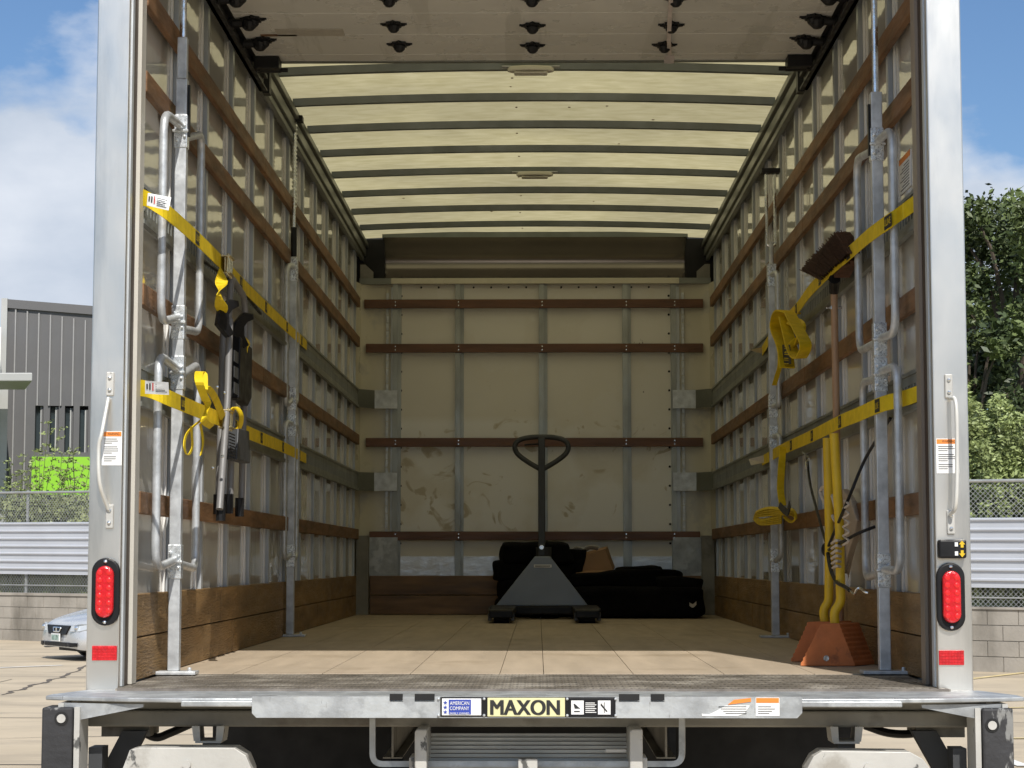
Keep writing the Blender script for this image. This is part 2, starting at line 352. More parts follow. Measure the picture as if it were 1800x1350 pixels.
# side walls
zc = F + .365
SL = [1.74, 1.47, .81, .175]; ET = [1.09, .53]
def wall(side):
    s = side
    b = MB(); 
    y = .15
    while y < L_-.1:
        y2 = min(L_, y+1.83); b.box(s*(W_+.021), s*(W_+.035), y+.002, y2-.002, F, RT-.02); y = y2
    T(b, 'side_panel', 'wall')
    # posts: one every 0.61 m, each a hat section with a light flange in front of it
    k = 0; yy = .86
    while yy < L_-.05:
        p = MB(); x0 = W_+.002; x1 = W_+.0205
        p.box(s*x0, s*x1, yy, yy+.036, F+.24, RT-.10)
        p.box(s*(W_+.014), s*x1, yy+.0365, yy+.07, F+.24, RT-.10)
        T(p, 'wall_post', 'aluin')
        q = MB(); q.box(s*(W_+.013), s*x1, yy-.050, yy-.036, F+.24, RT-.12); T(q, 'wall_batten', 'white')
        T(MB().box(s*(W_+.0185), s*x1, yy-.0355, yy-.0005, F+.24, RT-.12), 'panel_gap', 'under')
        k += 1; yy += .612
    for z in SL:
        for (a, c) in ((.21, 2.9), (2.905, 5.4), (5.405, 7.66)):
            T(MB().box(s*(W_-.022), s*W_, a, c, zc+z-.034, zc+z+.034), 'wooden_slat', 'slat', bevel=.004)
    for z in ET:
        b = MB(); h = .062
        # slotted track: two rails with upright bars between the slots
        b.box(s*(W_-.012), s*(W_), .21, 7.70, zc+z+.022, zc+z+h); b.box(s*(W_-.012), s*(W_), .21, 7.70, zc+z-h, zc+z-.022)
        yb = .21
        while yb < 7.69:
            b.box(s*(W_-.012), s*(W_-.001), yb, min(yb+.028, 7.70), zc+z-.022, zc+z+.022); yb += .05
        b.box(s*(W_-.020), s*(W_-.012), .21, 7.70, zc+z-h, zc+z-h+.014)
        b.box(s*(W_-.018), s*(W_-.012), .21, 7.70, zc+z+h-.012, zc+z+h)
        T(b, 'slotted_track', 'etrack')
    for (z0, z1) in ((0.002, .129), (.133, .262)):
        ys = [.20, 2.2 if z0 < .1 else 1.9, 3.7, 5.3 if z0 < .1 else 6.1, 7.70]
        for i in range(4):
            T(MB().box(s*(W_-.004-.002*(i % 2)), s*(W_+.0205), ys[i]+.002, ys[i+1]-.002, F+z0, F+z1), 'kick_board', 'plank', bevel=.003)
    # top rail
    r = MB(); r.box(s*1.165, s*1.28, .05, L_+.05, RT-.10, RT-.045); r.box(s*1.150, s*1.19, .05, L_+.05, RT-.04, RT-.005)
    r.box(s*1.19, s*1.29, .05, L_+.05, RT-.042, RT+.03); r.box(s*1.178, s*1.20, .05, L_+.05, RT-.135, RT-.102)
    T(r, 'roof_rail', 'rail', bevel=.004)
    # door track hanging from the rail
    t = MB(); t.box(s*1.118, s*1.15, .12, 2.45, F+2.385, F+2.40); t.box(s*1.135, s*1.15, .12, 2.45, F+2.33, F+2.385); t.box(s*1.118, s*1.15, .12, 2.45, F+2.33, F+2.338)
    t.box(s*1.13, s*1.16, 2.6, 2.66, F+2.36, F+2.50)
    T(t, 'door_track', 'black')
    # outer skin
    T(MB().box(s*(W_+.0355), s*1.283, .1, L_+.1, F-.06, RT-.045), 'outer_skin', 'white')
for s in (-1, 1): wall(s)
# roof
def roofz(x): return RT + .005 + .027*(1-(x/1.2)**2)
b = MB(); N = 24
for i in range(N):
    x0 = -1.19+2.38*i/N; x1 = -1.19+2.38*(i+1)/N
    b.quad((x0,.05,roofz(x0)+.034),(x1,.05,roofz(x1)+.034),(x1,L_+.1,roofz(x1)+.034),(x0,L_+.1,roofz(x0)+.034))
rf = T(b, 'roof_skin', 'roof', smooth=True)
rd = MB(); rr_ = random.Random(6)
for k in range(-4, 8):
    for dx in (-.09,): rd.disc((dx+rr_.uniform(-.01,.01), 8.98+.612*k-5.87+.3, roofz(0)+.032), (0,0,-1), .006, .003, 8)
for k in range(9): x_ = rr_.uniform(-1,1); rd.disc((x_, rr_.uniform(3.2,7.3), roofz(x_)+.032), (0,0,-1), rr_.uniform(.004,.009), .002, 6)
T(rd, 'roof_rivets', 'slat', rf)
k = 0
for k in range(-4, 8):
    y = 8.98 + .612*k - 5.87; b = MB(); N = 20; X = 1.165
    for i in range(N):
        x0 = -X+2*X*i/N; x1 = -X+2*X*(i+1)/N
        P = [(x0,y-.016,roofz(x0)-.006),(x0,y+.016,roofz(x0)-.006),(x0,y+.026,roofz(x0)+.028),(x0,y-.026,roofz(x0)+.028)]
        Q = [(x1,)+p[1:2]+(p[2]-roofz(x0)+roofz(x1),) for p in P]
        n = len(b.v); b.v += [Vector(p) for p in P+Q]
        for j in range(4):
            jj = (j+1) % 4; b.f.append((n+j, n+jj, n+4+jj, n+4+j))
    T(b, 'roof_bow', 'bow')
for px, py, y in ((933, 122, 3.06), (940, 310, 8.98+.612*4-5.87-.03)):
    c = PY(px, py, y); lb = MB(); sc = .105
    b = MB(); b.prism([(c.x+math.cos(a*math.pi/14)*sc*(1 if abs(math.cos(a*math.pi/14)) < 2 else 1), y-.03+math.sin(a*math.pi/14)*.045, roofz(0)-.012) for a in range(28)], (0,0,-.022))
    hou = T(b, 'roof_lamp', 'lamp', bevel=.006)
    T(MB().box(c.x-.075, c.x+.075, y-.058, y-.002, roofz(0)-.046, roofz(0)-.035), 'lamp_lens', M['lamp'], hou, bevel=.006)
    T(MB().box(c.x-.13, c.x+.13, y-.045, y+.0, roofz(0)-.012, roofz(0)-.008), 'lamp_bracket', 'galv', hou)
# front wall
YF = L_ - .05
zt = PY(940, 500, YF).z
b = MB(); b.box(-.94, .94, YF, YF+.03, F+.0, zt); T(b, 'front_panel', 'front')
for s in (-1, 1):
    b = MB(); pts = [(s*.94, YF), (s*1.03, YF-.002), (s*1.12, YF-.012), (s*1.19, YF-.045), (s*1.215, YF-.17)]
    for i in range(4):
        (a, c), (e, g) = pts[i], pts[i+1]; b.quad((a, c, F), (e, g, F), (e, g, zt), (a, c, zt))
    T(b, 'corner_panel', 'cream', smooth=True)
    T(MB().box(s*.935, s*.985, YF-.018, YF-.006, F+.45, zt-.02), 'corner_strip', 'aluin')
    hn = MB(); 
    for i in range(40):
        z = F+.27+i*.052
        if z < zt-.06: hn.box(s*1.0, s*1.018, YF-.022, YF-.012, z, z+.047)
    T(hn, 'corner_edge_strip', 'galv')
    # silver plate low in the corner and dark corner post
    T(MB().box(s*.93, s*1.12, YF-.062, YF-.056, F+.262, F+.52), 'corner_plate', 'galvb')
    T(MB().box(s*1.12, s*1.20, YF-.16, YF-.06, F+.002, F+.53), 'corner_post', 'frame')
    for z in ET:
        T(MB().box(s*.935, s*1.09, YF-.068, YF-.060, zc+z-.062, zc+z+.062), 'track_end_plate', 'galv')
        b = MB().prism([(s*1.09, YF-.068, zc+z-.062), (s*1.20, YF-.19, zc+z-.062), (s*1.206, YF-.185, zc+z-.062), (s*1.096, YF-.06, zc+z-.062)], (0,0,.124))
        T(b, 'track_corner_plate', 'rail')
for x in (692, 802, 949, 1096, 1181):
    c = PY(x+4, 700, YF); d = MB(); d.box(c.x-.022, c.x+.014, YF-.035, YF-.001, F+.26, zt); d.box(c.x+.0145, c.x+.036, YF-.012, YF-.001, F+.26, zt)
    T(d, 'front_post', 'fpost')
for py, xa, xb in ((534, 640, 1236), (612, 643, 1236), (777.5, 643, 1236), (942, 649, 1231)):
    a = PY(xa, py, YF-.06); c = PY(xb, py, YF-.06)
    sl = T(MB().box(a.x, c.x, YF-.058, YF-.036, a.z-.03, a.z+.03), 'front_slat', 'slatf', bevel=.003)
    sc = MB()
    for x in (695, 806, 953, 1101, 1186):
        for dz in (-.012, .012): sc.disc((PY(x, py, YF-.06).x, YF-.058, a.z+dz), (0,-1,0), .0045, .002, 8)
    T(sc, 'screw_row', 'chrome', sl)
for (z0, z1) in ((0.003, .129), (.133, .262)):
    T(MB().box(-1.115, 1.115, YF-.085, YF-.036, F+z0, F+z1), 'front_kick_board', mat('front_board_wood', (.17,.095,.04), .45, 0, .45, 3, (1,6,6)), bevel=.004)
T(MB().box(-.925, .925, YF-.006, YF-.0005, F+.262, PY(940, 978, YF).z), 'crinkled_metal_sheet', mat('crinkled_foil_sheet', (.72,.74,.76), .38, .7, .1, 8, bump=.35, bscale=16, bstretch=(1,1,2)))
sc = MB()
for i in range(14):
    sc.disc((-.78+i*.12, YF-.0005, zt-.02), (0,-1,0), .007, .004, 8)
for i in range(16):
    for s in (-1, 1): sc.disc((s*.915, YF-.0005, F+.35+i*.13), (0,-1,0), .008, .004, 8)
T(sc, 'rivet_row', 'under')
# header above the front wall: coved bright metal sheet
ht = RT+.02
b = MB(); zb = PY(940, 490, YF).z; n = 14; prev = None
for i in range(n+1):
    t = i/n; z = zb + (ht-zb)*t; y = YF - .02 + .13*math.sin(t**.8*math.pi)
    cur = (y, z)
    if prev: b.quad((-1.035, prev[0], prev[1]), (1.035, prev[0], prev[1]), (1.035, y, z), (-1.035, y, z))
    prev = cur
T(b, 'header_sheet', mat('polished_header_sheet', (.26,.24,.22), .24, .95, .06, 2, rvar=.03, bump=.03, bscale=2), smooth=True)
T(MB().box(-1.28, 1.28, YF+.16, YF+.2, F, RT+.10), 'front_bulkhead', 'under')
for s in (-1, 1):
    T(MB().box(s*1.036, s*1.23, YF+.06, YF+.08, zb-.02, RT+.02), 'header_side', 'black')
    T(MB().prism([(s*1.2, YF+.0, zb), (s*1.11, YF, zb), (s*1.11, YF, zb+.05), (s*1.165, YF, zb+.10), (s*1.2, YF, zb+.10)], (0,.02,0)), 'gusset_plate', 'frame')
    T(MB().box(s*.985, s*1.2, YF-.05, YF+.02, zt-.002, zb-.002), 'header_end_cap', 'rail')
T(MB().box(-.984, .984, YF-.055, YF+.02, zt-.002, zb-.002), 'header_sill', 'cream', bevel=.003)
T(MB().box(-1.05, 1.05, YF+.0, YF+.159, RT+.022, RT+.060), 'header_flange', 'bow')
# rear frame
ZT = F + 3.0
for s in (-1, 1):
    rf_ = MB(); xi_, xo_ = (1.197, 1.293) if s < 0 else (1.170, 1.272)
    rf_.box(s*xi_, s*xo_, 0, .028, F-.02, ZT)
    po = T(rf_, 'rear_corner_post', 'alu', bevel=.004)
    T(MB().box(s*(xi_+.006), s*(xo_-.001), .0285, .21, F-.02, ZT), 'corner_post_core', 'frame')
    T(MB().box(s*(xi_-.004), s*(xi_+.005), .03, .06, F, ZT), 'door_guide', 'aluin')
    T(MB().box(s*(xi_+.001), s*(xi_+.0055), .065, .135, F, ZT), 'door_seal', mat('brown_seal', (.06,.04,.03), .5, .2, .3, 6, (1,1,.3)))
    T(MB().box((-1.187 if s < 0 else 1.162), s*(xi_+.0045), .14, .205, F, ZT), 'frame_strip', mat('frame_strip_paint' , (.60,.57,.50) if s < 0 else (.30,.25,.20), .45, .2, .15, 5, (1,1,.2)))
T(MB().box(-1.196, 1.169, .0, .12, F+2.46, ZT), 'rear_header', 'alu')
# overhead door stored under the roof
ZD = F + 2.385
door = None
b = MB(); y = .22
ys = []
while y < 2.12:
    y2 = min(y+.305, 2.175); b.box(-1.115, 1.115, y, y2-.003, ZD, ZD+.018); ys.append(y2); y = y2
door = T(b, 'overhead_door', 'door', bevel=.002)
T(MB().box(-1.11, 1.11, 2.150, 2.176, ZD-.005, ZD-.0005), 'door_bottom_strip', 'rail', door)
def star(c, flip=1):
    m = MB(); c = Vector(c)
    pts = []
    for i in range(16):
        a = 2*math.pi*i/16; r = (.044, .030, .038, .030)[i % 4]
        pts.append((c.x+math.cos(a)*r, c.y+math.sin(a)*r*1.2, c.z-.002))
    m.prism(pts, (0,0,-.008)); m.ball((c.x, c.y, c.z-.014), .024, 6); m.box(c.x-.05, c.x+.05, c.y-.006, c.y+.006, c.z-.006, c.z-.001)
    return m
for px, py in ((684, -5), (692, 41), (702, 76), (935, -5), (936, 43), (936, 78), (1188, -5), (1180, 42), (1168, 77)):
    p = PZ(px, py, ZD); T(star((p.x, p.y, ZD)), 'door_hinge', 'black', door)
for s in (-1, 1):
    for dy in (1.18, 1.50, 1.80):
        m = star((s*1.045, dy, ZD)); m.tube([(s*1.04, dy, ZD-.018), (s*1.13, dy, ZD-.02)], .016, 8); m.ball((s*1.06, dy, ZD-.02), .03, 6); m.disc((s*1.12, dy, ZD-.02), (s,0,0), .024, .014, 12)
        T(m, 'door_roller', 'black', door)
    m = MB(); m.box(s*1.02, s*1.12, 2.06, 2.15, ZD-.05, ZD-.002); m.tube([(s*.99, 2.12, ZD-.045), (s*1.14, 2.12, ZD-.045)], .009, 8); m.disc((s*1.10, 2.1, ZD-.03), (s,0,0), .026, .014, 12)
    T(m, 'bottom_roller_bracket', 'black', door, bevel=.003)
a = PZ(1180, -10, ZD-.03); c = PZ(1176, 60, ZD-.03); e = PY(1177, 98, 2.02); g = PY(1176, 111, 2.02)
m = MB(); m.ribbon(smooth_path([a+Vector((0,0,.01)), c, e, g], 5), [Vector((1,0,0))]*16, .016, .004); m.ribbon([e, (e+g)/2, g], (1,0,0), .04, .006)
T(m, 'pull_strap', mat('dirty_white_webbing', (.50,.44,.40), .8, 0, .2, 20), door)
# faint printed label on the door
p = PZ(545, 57, ZD-.0015); q = MB(); q.box(p.x-.13, p.x+.13, p.y-.05, p.y+.05, ZD-.0028, ZD-.0008); T(q, 'door_label', mat('faded_label', (.44,.41,.35), .4, 0, .1, 30), door)
p = PZ(490, 62, ZD-.0015); q = MB(); q.box(p.x-.07, p.x+.07, p.y-.012, p.y+.012, ZD-.0028, ZD-.0008); T(q, 'door_label', M['slat'], door)

# lights, handles, labels on the rear posts
def stadium(c, w, h, n=14):
    pts = []; r = w/2; hh = h/2-r
    for i in range(n+1): a = math.pi*i/n; pts.append((c.x+r*math.cos(a), c.y, c.z+hh+r*math.sin(a)))
    for i in range(n+1): a = math.pi+math.pi*i/n; pts.append((c.x+r*math.cos(a), c.y, c.z-hh+r*math.sin(a)))
    return pts
for (px, py, s) in ((187, 1040, -1), (1670, 1049, 1)):
    c = PY(px, py, 0); c.y = 0
    bz = T(MB().prism(stadium(c, .082, .196), (0,-.016,0)), 'tail_light', 'black', bevel=.005)
    c2 = c.copy(); c2.y = -.0165
    ln = T(MB().prism(stadium(c2, .053, .150), (0,-.016,0)), 'lens', 'redl', bz, bevel=.007)
    d = MB()
    for i in range(6):
        for j in (-1, 1): d.ball((c.x+j*.0135, -.0315, c.z-.055+i*.022), .0082, 6, (1,.5,1.1))
    T(d, 'led_domes', mat('red_lens_bright', (.75,.02,.02), .15, 0, .1, 20), bz)
    for j in (-1, 1): T(MB().ball((c.x, -.017, c.z+j*.087), .006, 6), 'screw', 'chrome', bz)
for (px, py) in ((184, 1148), (1672, 1156)):
    c = PY(px, py, 0); r = T(MB().box(c.x-.036, c.x+.036, -.006, -.0005, c.z-.021, c.z+.021), 'reflector', 'redr', bevel=.001)
    gr = MB()
    for i in range(1, 8): gr.box(c.x-.036+i*.009-.0006, c.x-.036+i*.009+.0006, -.0066, -.006, c.z-.019, c.z+.019)
    for i in range(1, 5): gr.box(c.x-.034, c.x+.034, -.0072, -.0067, c.z-.021+i*.0084-.0006, c.z-.021+i*.0084+.0006)
    T(gr, 'reflector_grid', 'redl', r)
for (pts, tops, bots) in (([(192, 700), (186, 760), (180, 790), (182, 850), (192, 895)], (194, 675), (193, 908)),
                          ([(1669, 700), (1674, 712), (1676, 800), (1674, 885), (1669, 905)], (1667, 679), (1671, 918))):
    P = []
    for i, (x, y) in enumerate(pts):
        p = PY(x, y, 0); p.y = -.012 if i in (0, len(pts)-1) else -.05; P.append(p)
    hd = T(MB().tube(smooth_path(P, 6), .006, 10), 'grab_handle', mat('worn_white_metal', (.66,.65,.60), .45, .3, .1, 8), smooth=True)
    for (x, y) in (tops, bots):
        p = PY(x, y, 0); pl = T(MB().box(p.x-.011, p.x+.011, -.008, -.0005, p.z-.035, p.z+.035), 'handle_foot', M['gatew'], hd, bevel=.003)
        for dz in (-.018, .018): T(MB().ball((p.x, -.009, p.z+dz), .006, 6), 'bolt', 'chrome', pl)
def warn(px0, py0, px1, py1, y, lines=(3, 4, 3)):
    a = PY(px0, py0, 0); c = PY(px1, py1, 0); x0, x1, z1, z0 = a.x, c.x, a.z, c.z
    lb = T(MB().box(x0, x1, -.002, -.0006, z0, z1), 'warning_label', 'white')
    h = z1-z0; T(MB().box(x0+.002, x1-.002, -.0028, -.0021, z1-h*.15, z1-.002), 'label_heading', 'orange', lb)
    text('heading_text', 'WARNING', M['ink'], lb, ((x0+x1)/2+.004, -.003, z1-h*.08), XV, ZV, (x1-x0)*.6, h*.08, .0003)
    q = MB(); z = z1-h*.22; rnd = random.Random(3)
    for g in lines:
        for i in range(g):
            q.box(x0+.006, x0+.006+(x1-x0-.012)*(rnd.uniform(.75, 1) if i < g-1 else .5), -.0027, -.0021, z-h*.018, z); z -= h*.06
        z -= h*.05
    T(q, 'label_print', M['ink'], lb)
warn(180, 758, 214, 818, 0); warn(1645, 771, 1686, 832, 0)
# switch box
c = PY(1672, 965, 0)
sw = T(MB().box(c.x-.041, c.x+.039, -.03, -.0005, c.z-.027, c.z+.027), 'lift_switch_box', 'black', bevel=.006)
for dz, up in ((.013, 1), (-.013, -1)):
    T(MB().box(c.x+.004, c.x+.013, -.033, -.0302, c.z+dz-.006, c.z+dz+.006), 'button_label', 'white', sw)
    x = c.x+.025; z = c.z+dz; u = up
    T(MB().prism([(x-.009, -.0305, z), (x, -.0305, z+.011*u), (x+.009, -.0305, z), (x+.004, -.0305, z), (x+.004, -.0305, z-.009*u), (x-.004, -.0305, z-.009*u), (x-.004, -.0305, z)], (0,-.002,0)), 'arrow', M['yelp'], sw)
# inner wall label on the right wall and small plate near the post foot
a = PX(1598, 262, 1.24); c = PX(1584, 355, 1.24)
p0 = PX(1601, 262, 1.225); p1 = PX(1583, 345, 1.225)
q = MB(); q.box(1.2255, 1.2225, min(p0.y, p1.y), max(p0.y, p1.y), p1.z, p0.z)
lb = T(q, 'wall_label', 'white'); yA, yB = min(p0.y, p1.y), max(p0.y, p1.y); hh = p0.z-p1.z
T(MB().box(1.2222, 1.2215, yA, yB, p0.z-hh*.16, p0.z), 'label_heading', 'orange', lb)
q = MB()
for i in range(9): q.box(1.2222, 1.2217, yA+.02, yB-.02-(i % 3)*.03, p1.z+hh*(.08+.08*i), p1.z+hh*(.105+.08*i))
T(q, 'label_print', 'ink', lb)

# ------------------------------------------------------------ deck, lift gate and underside
# step plate behind the sill
ydk = -.36
dk = MB(); dk.prism([(-1.285, -.003, F-.008), (-1.345, -.20, F-.008), (-1.345, -.26, F-.008), (-1.10, ydk+.02, F-.008), (-.95, ydk, F-.008), (.98, ydk, F-.008), (1.12, ydk+.02, F-.008), (1.35, -.28, F-.008), (1.35, -.2, F-.008), (1.285, -.003, F-.008)], (0,0,-.012))
T(dk, 'rear_step_plate', 'galvb', bevel=.003)
T(MB().box(-.95, 1.0, ydk-.012, ydk, F-.030, F-.014), 'step_plate_edge', 'galvb', bevel=.003)
for s in (-1, 1):
    xo = s*1.285; xi = s*1.06
    T(MB().prism([(xo, -.29, F-.026), (xi, -.33, F-.026), (xi, -.33, F-.034), (xo, -.29, F-.080)], (0,.012,0)), 'wing_gusset', 'galvb')
    T(MB().box(s*1.285, s*1.30, -.30, -.10, F-.22, F-.026), 'wing_side_plate', 'gatew')
# plate with signs
a = PY(443, 1224, ydk-.02); c = PY(1410, 1261, ydk-.02)
zt_, zb_ = a.z, PY(940, 1262, ydk-.02).z
yp = ydk-.022
pb = MB()
nt_ = [(-.001, 0)]
# notched top edge
tops = []
def xat(px): return PY(px, 1230, yp).x
notch = [(685, 708), (729, 764), (1088, 1124), (1144, 1168)]
xs = [xat(443)] + [v for n_ in notch for v in (xat(n_[0]), xat(n_[1]))] + [xat(1410)]
for i in range(len(xs)-1):
    top = zt_-.014 if i % 2 else zt_
    x0, x1 = xs[i], xs[i+1]
    if i == 0: pb.prism([(x0, yp, zb_+.012), (x0, yp, top), (x1, yp, top), (x1, yp, zb_), (x0+.012, yp, zb_)], (0,.008,0))
    elif i == len(xs)-2: pb.prism([(x0, yp, zb_), (x0, yp, top), (x1, yp, top), (x1, yp, zb_+.014), (x1-.014, yp, zb_)], (0,.008,0))
    else: pb.box(x0, x1, yp, yp+.008, zb_, top)
lp = T(pb, 'rear_name_plate', 'galvb')
zn = PY(900, 1220, yp).z
for n_ in notch: T(MB().box(xat(n_[0]), xat(n_[1]), yp-.002, yp+.006, zt_-.010, zn), 'slot_shade', 'under', lp)  # black plates stand in for the shade inside the notches
def plate(px0, px1, m, name, z0=None, z1=None, t=.003):
    return T(MB().box(xat(px0), xat(px1), yp-t, yp-.0005, z0 or zb_+.003, z1 or zt_-.001), name, m, lp, bevel=.001)
plate(774, 1082, 'black', 'sign_backing', t=.002)
hZ = (zt_+zb_)/2; HH = zt_-zb_
w1 = T(MB().box(xat(777), xat(846), yp-.004, yp-.0022, zb_+.007, zt_-.005), 'company_sign', 'white', lp, bevel=.002)
T(MB().box(xat(789), xat(828), yp-.0055, yp-.0042, zb_+.010, zt_-.008), 'blue_field', 'blue', w1)
# sign lettering (lp is a part, letters go on the lp level)
text('sign_text', 'AMERICAN', M['white'], lp, (xat(808), yp-.006, hZ+HH*.20), XV, ZV, .052, HH*.17, .001)
text('sign_text', 'COMPANY', M['white'], lp, (xat(808), yp-.006, hZ-HH*.04), XV, ZV, .052, HH*.17, .001)
text('sign_text', 'FAMILY OWNED', M['white'], lp, (xat(808), yp-.006, hZ-HH*.28), XV, ZV, .052, HH*.09, .001)
st = MB()
for z in (hZ+HH*.22, hZ, hZ-HH*.22):
    x = xat(783); st.prism([(x+math.sin(i*math.pi/5)*(.006 if i % 2 == 0 else .0026), yp-.0045, z+math.cos(i*math.pi/5)*(.006 if i % 2 == 0 else .0026)) for i in range(10)], (0,-.001,0))
T(st, 'sign_stars', 'blue', lp)
plate(857, 993, 'platey', 'maker_sign', zb_+.004, zt_-.003, .004)
for k_ in (-1, 0, 1): text('sign_text', 'MAXON', M['ink'], lp, (xat(923)+k_*.0022, yp-.0045, hZ), XV, ZV, xat(983)-xat(863), HH*.70, .001+.0004*k_)
plate(1000, 1079, 'black', 'instruction_sign', zb_+.004, zt_-.003, .004)
for (p0, p1) in ((1004, 1026), (1051, 1073)): T(MB().box(xat(p0), xat(p1), yp-.0055, yp-.0042, zb_+.010, zt_-.010), 'pictogram_field', 'white', lp)
pi_ = MB(); x = xat(1014); pi_.box(x-.008, x+.008, yp-.0065, yp-.0056, hZ-.012, hZ-.009); pi_.prism([(x-.009, yp-.0056, hZ+.01), (x-.006, yp-.0056, hZ+.01), (x+.009, yp-.0056, hZ-.003), (x-.006, yp-.0056, hZ-.003)], (0,-.0008,0))
x = xat(1062); pi_.prism([(x-.009, yp-.0056, hZ+.012), (x+.009, yp-.0056, hZ-.010), (x+.006, yp-.0056, hZ-.012), (x-.01, yp-.0056, hZ+.006)], (0,-.0008,0)); pi_.box(x-.001, x+.001, yp-.0065, yp-.0056, hZ-.014, hZ+.014)
for i in range(6): T if 0 else None
T(pi_, 'pictogram', 'ink', lp)
ln_ = MB()
for i in range(6): ln_.box(xat(1029), xat(1048)-(i % 2)*.004, yp-.005, yp-.0042, hZ-.014+i*.005, hZ-.012+i*.005)
T(ln_, 'instruction_print', 'white', lp)
rv = MB()
for px in (771, 851, 997, 1082):
    for z in (zt_-.006, zb_+.007): rv.ball((xat(px), yp-.003, z), .004, 6)
T(rv, 'rivet_row', 'galv', lp)
T(MB().box(xat(1328), xat(1370), yp-.0014, yp-.0004, zb_+.006, zt_-.002), 'warning_label', 'white', lp)
T(MB().box(xat(1329), xat(1369), yp-.0022, yp-.0015, zt_-.016, zt_-.003), 'label_heading', 'orange', lp)
T(MB().prism([(xat(1233), yp-.0014, zb_+.012), (xat(1246), yp-.0014, zb_+.010), (xat(1262), yp-.0014, zb_+.022), (xat(1275), yp-.0014, zb_+.034), (xat(1318), yp-.0014, zb_+.034), (xat(1308), yp-.0014, zb_+.012), (xat(1296), yp-.0014, zb_+.006), (xat(1234), yp-.0014, zb_+.006)], (0,.001,0)), 'torn_label', 'white', lp)
T(MB().prism([(xat(1279), yp-.0022, zb_+.036), (xat(1290), yp-.0022, zt_-.008), (xat(1320), yp-.0022, zt_-.003), (xat(1320), yp-.0022, zb_+.044)], (0,.0007,0)), 'torn_label_heading', 'orange', lp)
q = MB()
for i in range(4): q.box(xat(1275-i*4), xat(1312), yp-.0022, yp-.0015, zb_+.012+i*.006, zb_+.0135+i*.006); q.box(xat(1332), xat(1352+(i*5) % 12), yp-.0022, yp-.0015, zb_+.012+i*.006, zb_+.0135+i*.006)
T(q, 'label_print', 'ink', lp)
# cross beam behind the plate
T(MB().box(-1.29, 1.29, -.10, -.02, F-.058, F-.026), 'rear_sill_beam', 'frame', bevel=.004)
T(MB().box(-1.26, 1.26, -.12, -.03, F-.104, F-.059), 'rear_cross_beam', 'frame', bevel=.006)
for s in (-1, 1):
    # dock bumper
    pc = PY(110 if s < 0 else 1745, 1290, -.25)
    bp_ = MB(); bp_.box(pc.x-.042, pc.x+.042, -.32, -.22, F-.47, F-.036); bu = T(bp_, 'dock_bumper', 'rub', bevel=.006)
    hc = PY(108 if s < 0 else 1744, 1263 if s < 0 else 1275, -.32)
    T(MB().disc((hc.x, -.3205, hc.z), (0,-1,0), .019, .0015, 20), 'bumper_hole', 'under', bu)
    T(MB().disc((hc.x, -.3222, hc.z), (0,-1,0), .012, .003, 16), 'bumper_bolt', 'gatew', bu)
    T(MB().box(pc.x-s*.045, pc.x-s*.060, -.31, -.20, F-.47, F-.036), 'bumper_mount', 'gatew')
    T(MB().box(pc.x-s*.062, pc.x-s*.10, -.20, -.12, F-.47, F-.155), 'bumper_post', 'jackd')
    # slanted brace under the corner
    a = PY(236 if s < 0 else 1625, 1285, -.05); c = PY(175 if s < 0 else 1690, 1400, -.05)
    T(MB().prism([a+Vector((-.035,0,0)), a+Vector((.035,0,0)), c+Vector((.035,0,0)), c+Vector((-.035,0,0))], (0,.05,0)), 'corner_brace', 'jackd')
    wire = [PY(x, y, .05) for x, y in ((((180, 1275), (235, 1280), (272, 1296), (300, 1288), (345, 1268)) if s < 0 else ((1690, 1285), (1640, 1282), (1600, 1290), (1560, 1288), (1520, 1275))))]
    T(MB().tube(smooth_path(wire, 6), .012, 8), 'wiring_loom', 'black')
    T(MB().box(s*1.10, s*1.24, -.02, .12, F-.14, F-.105), 'corner_cross_member', 'frame')
    # hanging channel bracket and step pad
    cx = PY(367 if s < 0 else 1487, 1260, -.14).x; bk = MB()
    z1 = F-.10; z0 = PY(367, 1302, -.14).z
    for q_ in (-1, 1):
        bk.prism([(cx+q_*.024, -.15, z1), (cx+q_*.046, -.15, z1), (cx+q_*.040, -.15, z0), (cx+q_*.022, -.15, z0)], (0,.008,0))
        bk.prism([(cx+q_*.034, -.142, z1), (cx+q_*.040, -.142, z1), (cx+q_*.036, -.142, z0), (cx+q_*.030, -.142, z0)], (0,.12,0))
    bk.box(cx-.036, cx+.036, -.15, -.03, z0-.006, z0)
    T(bk, 'hanger_bracket', 'gatew')
    T(MB().box(cx-.02, cx+.02, -.12, -.06, z0-.05, z0-.007), 'hanger_stub', 'jackd')
    pts = [(215, 1352), (228, 1318), (245, 1314), (412, 1315), (432, 1328), (442, 1352)] if s < 0 else [(1418, 1352), (1430, 1330), (1445, 1320), (1600, 1322), (1622, 1334), (1636, 1352)]
    P = [PY(x, y, -.28) for x, y in pts]; P = [P[0]+Vector((0,0,-.12))] + P + [P[-1]+Vector((0,0,-.12))]
    sb = T(MB().prism(P, (0,.10,0)), 'step_pad', 'gatew', bevel=.002)
    P2 = [p + Vector((0, -.001, 0)) for p in P]
    fc = sum((p.x for p in P))/len(P)
    T(MB().disc((fc, -.281, P[3].z-.045), (0,-1,0), .012, .01, 12), 'step_bolt', 'gatew', sb)
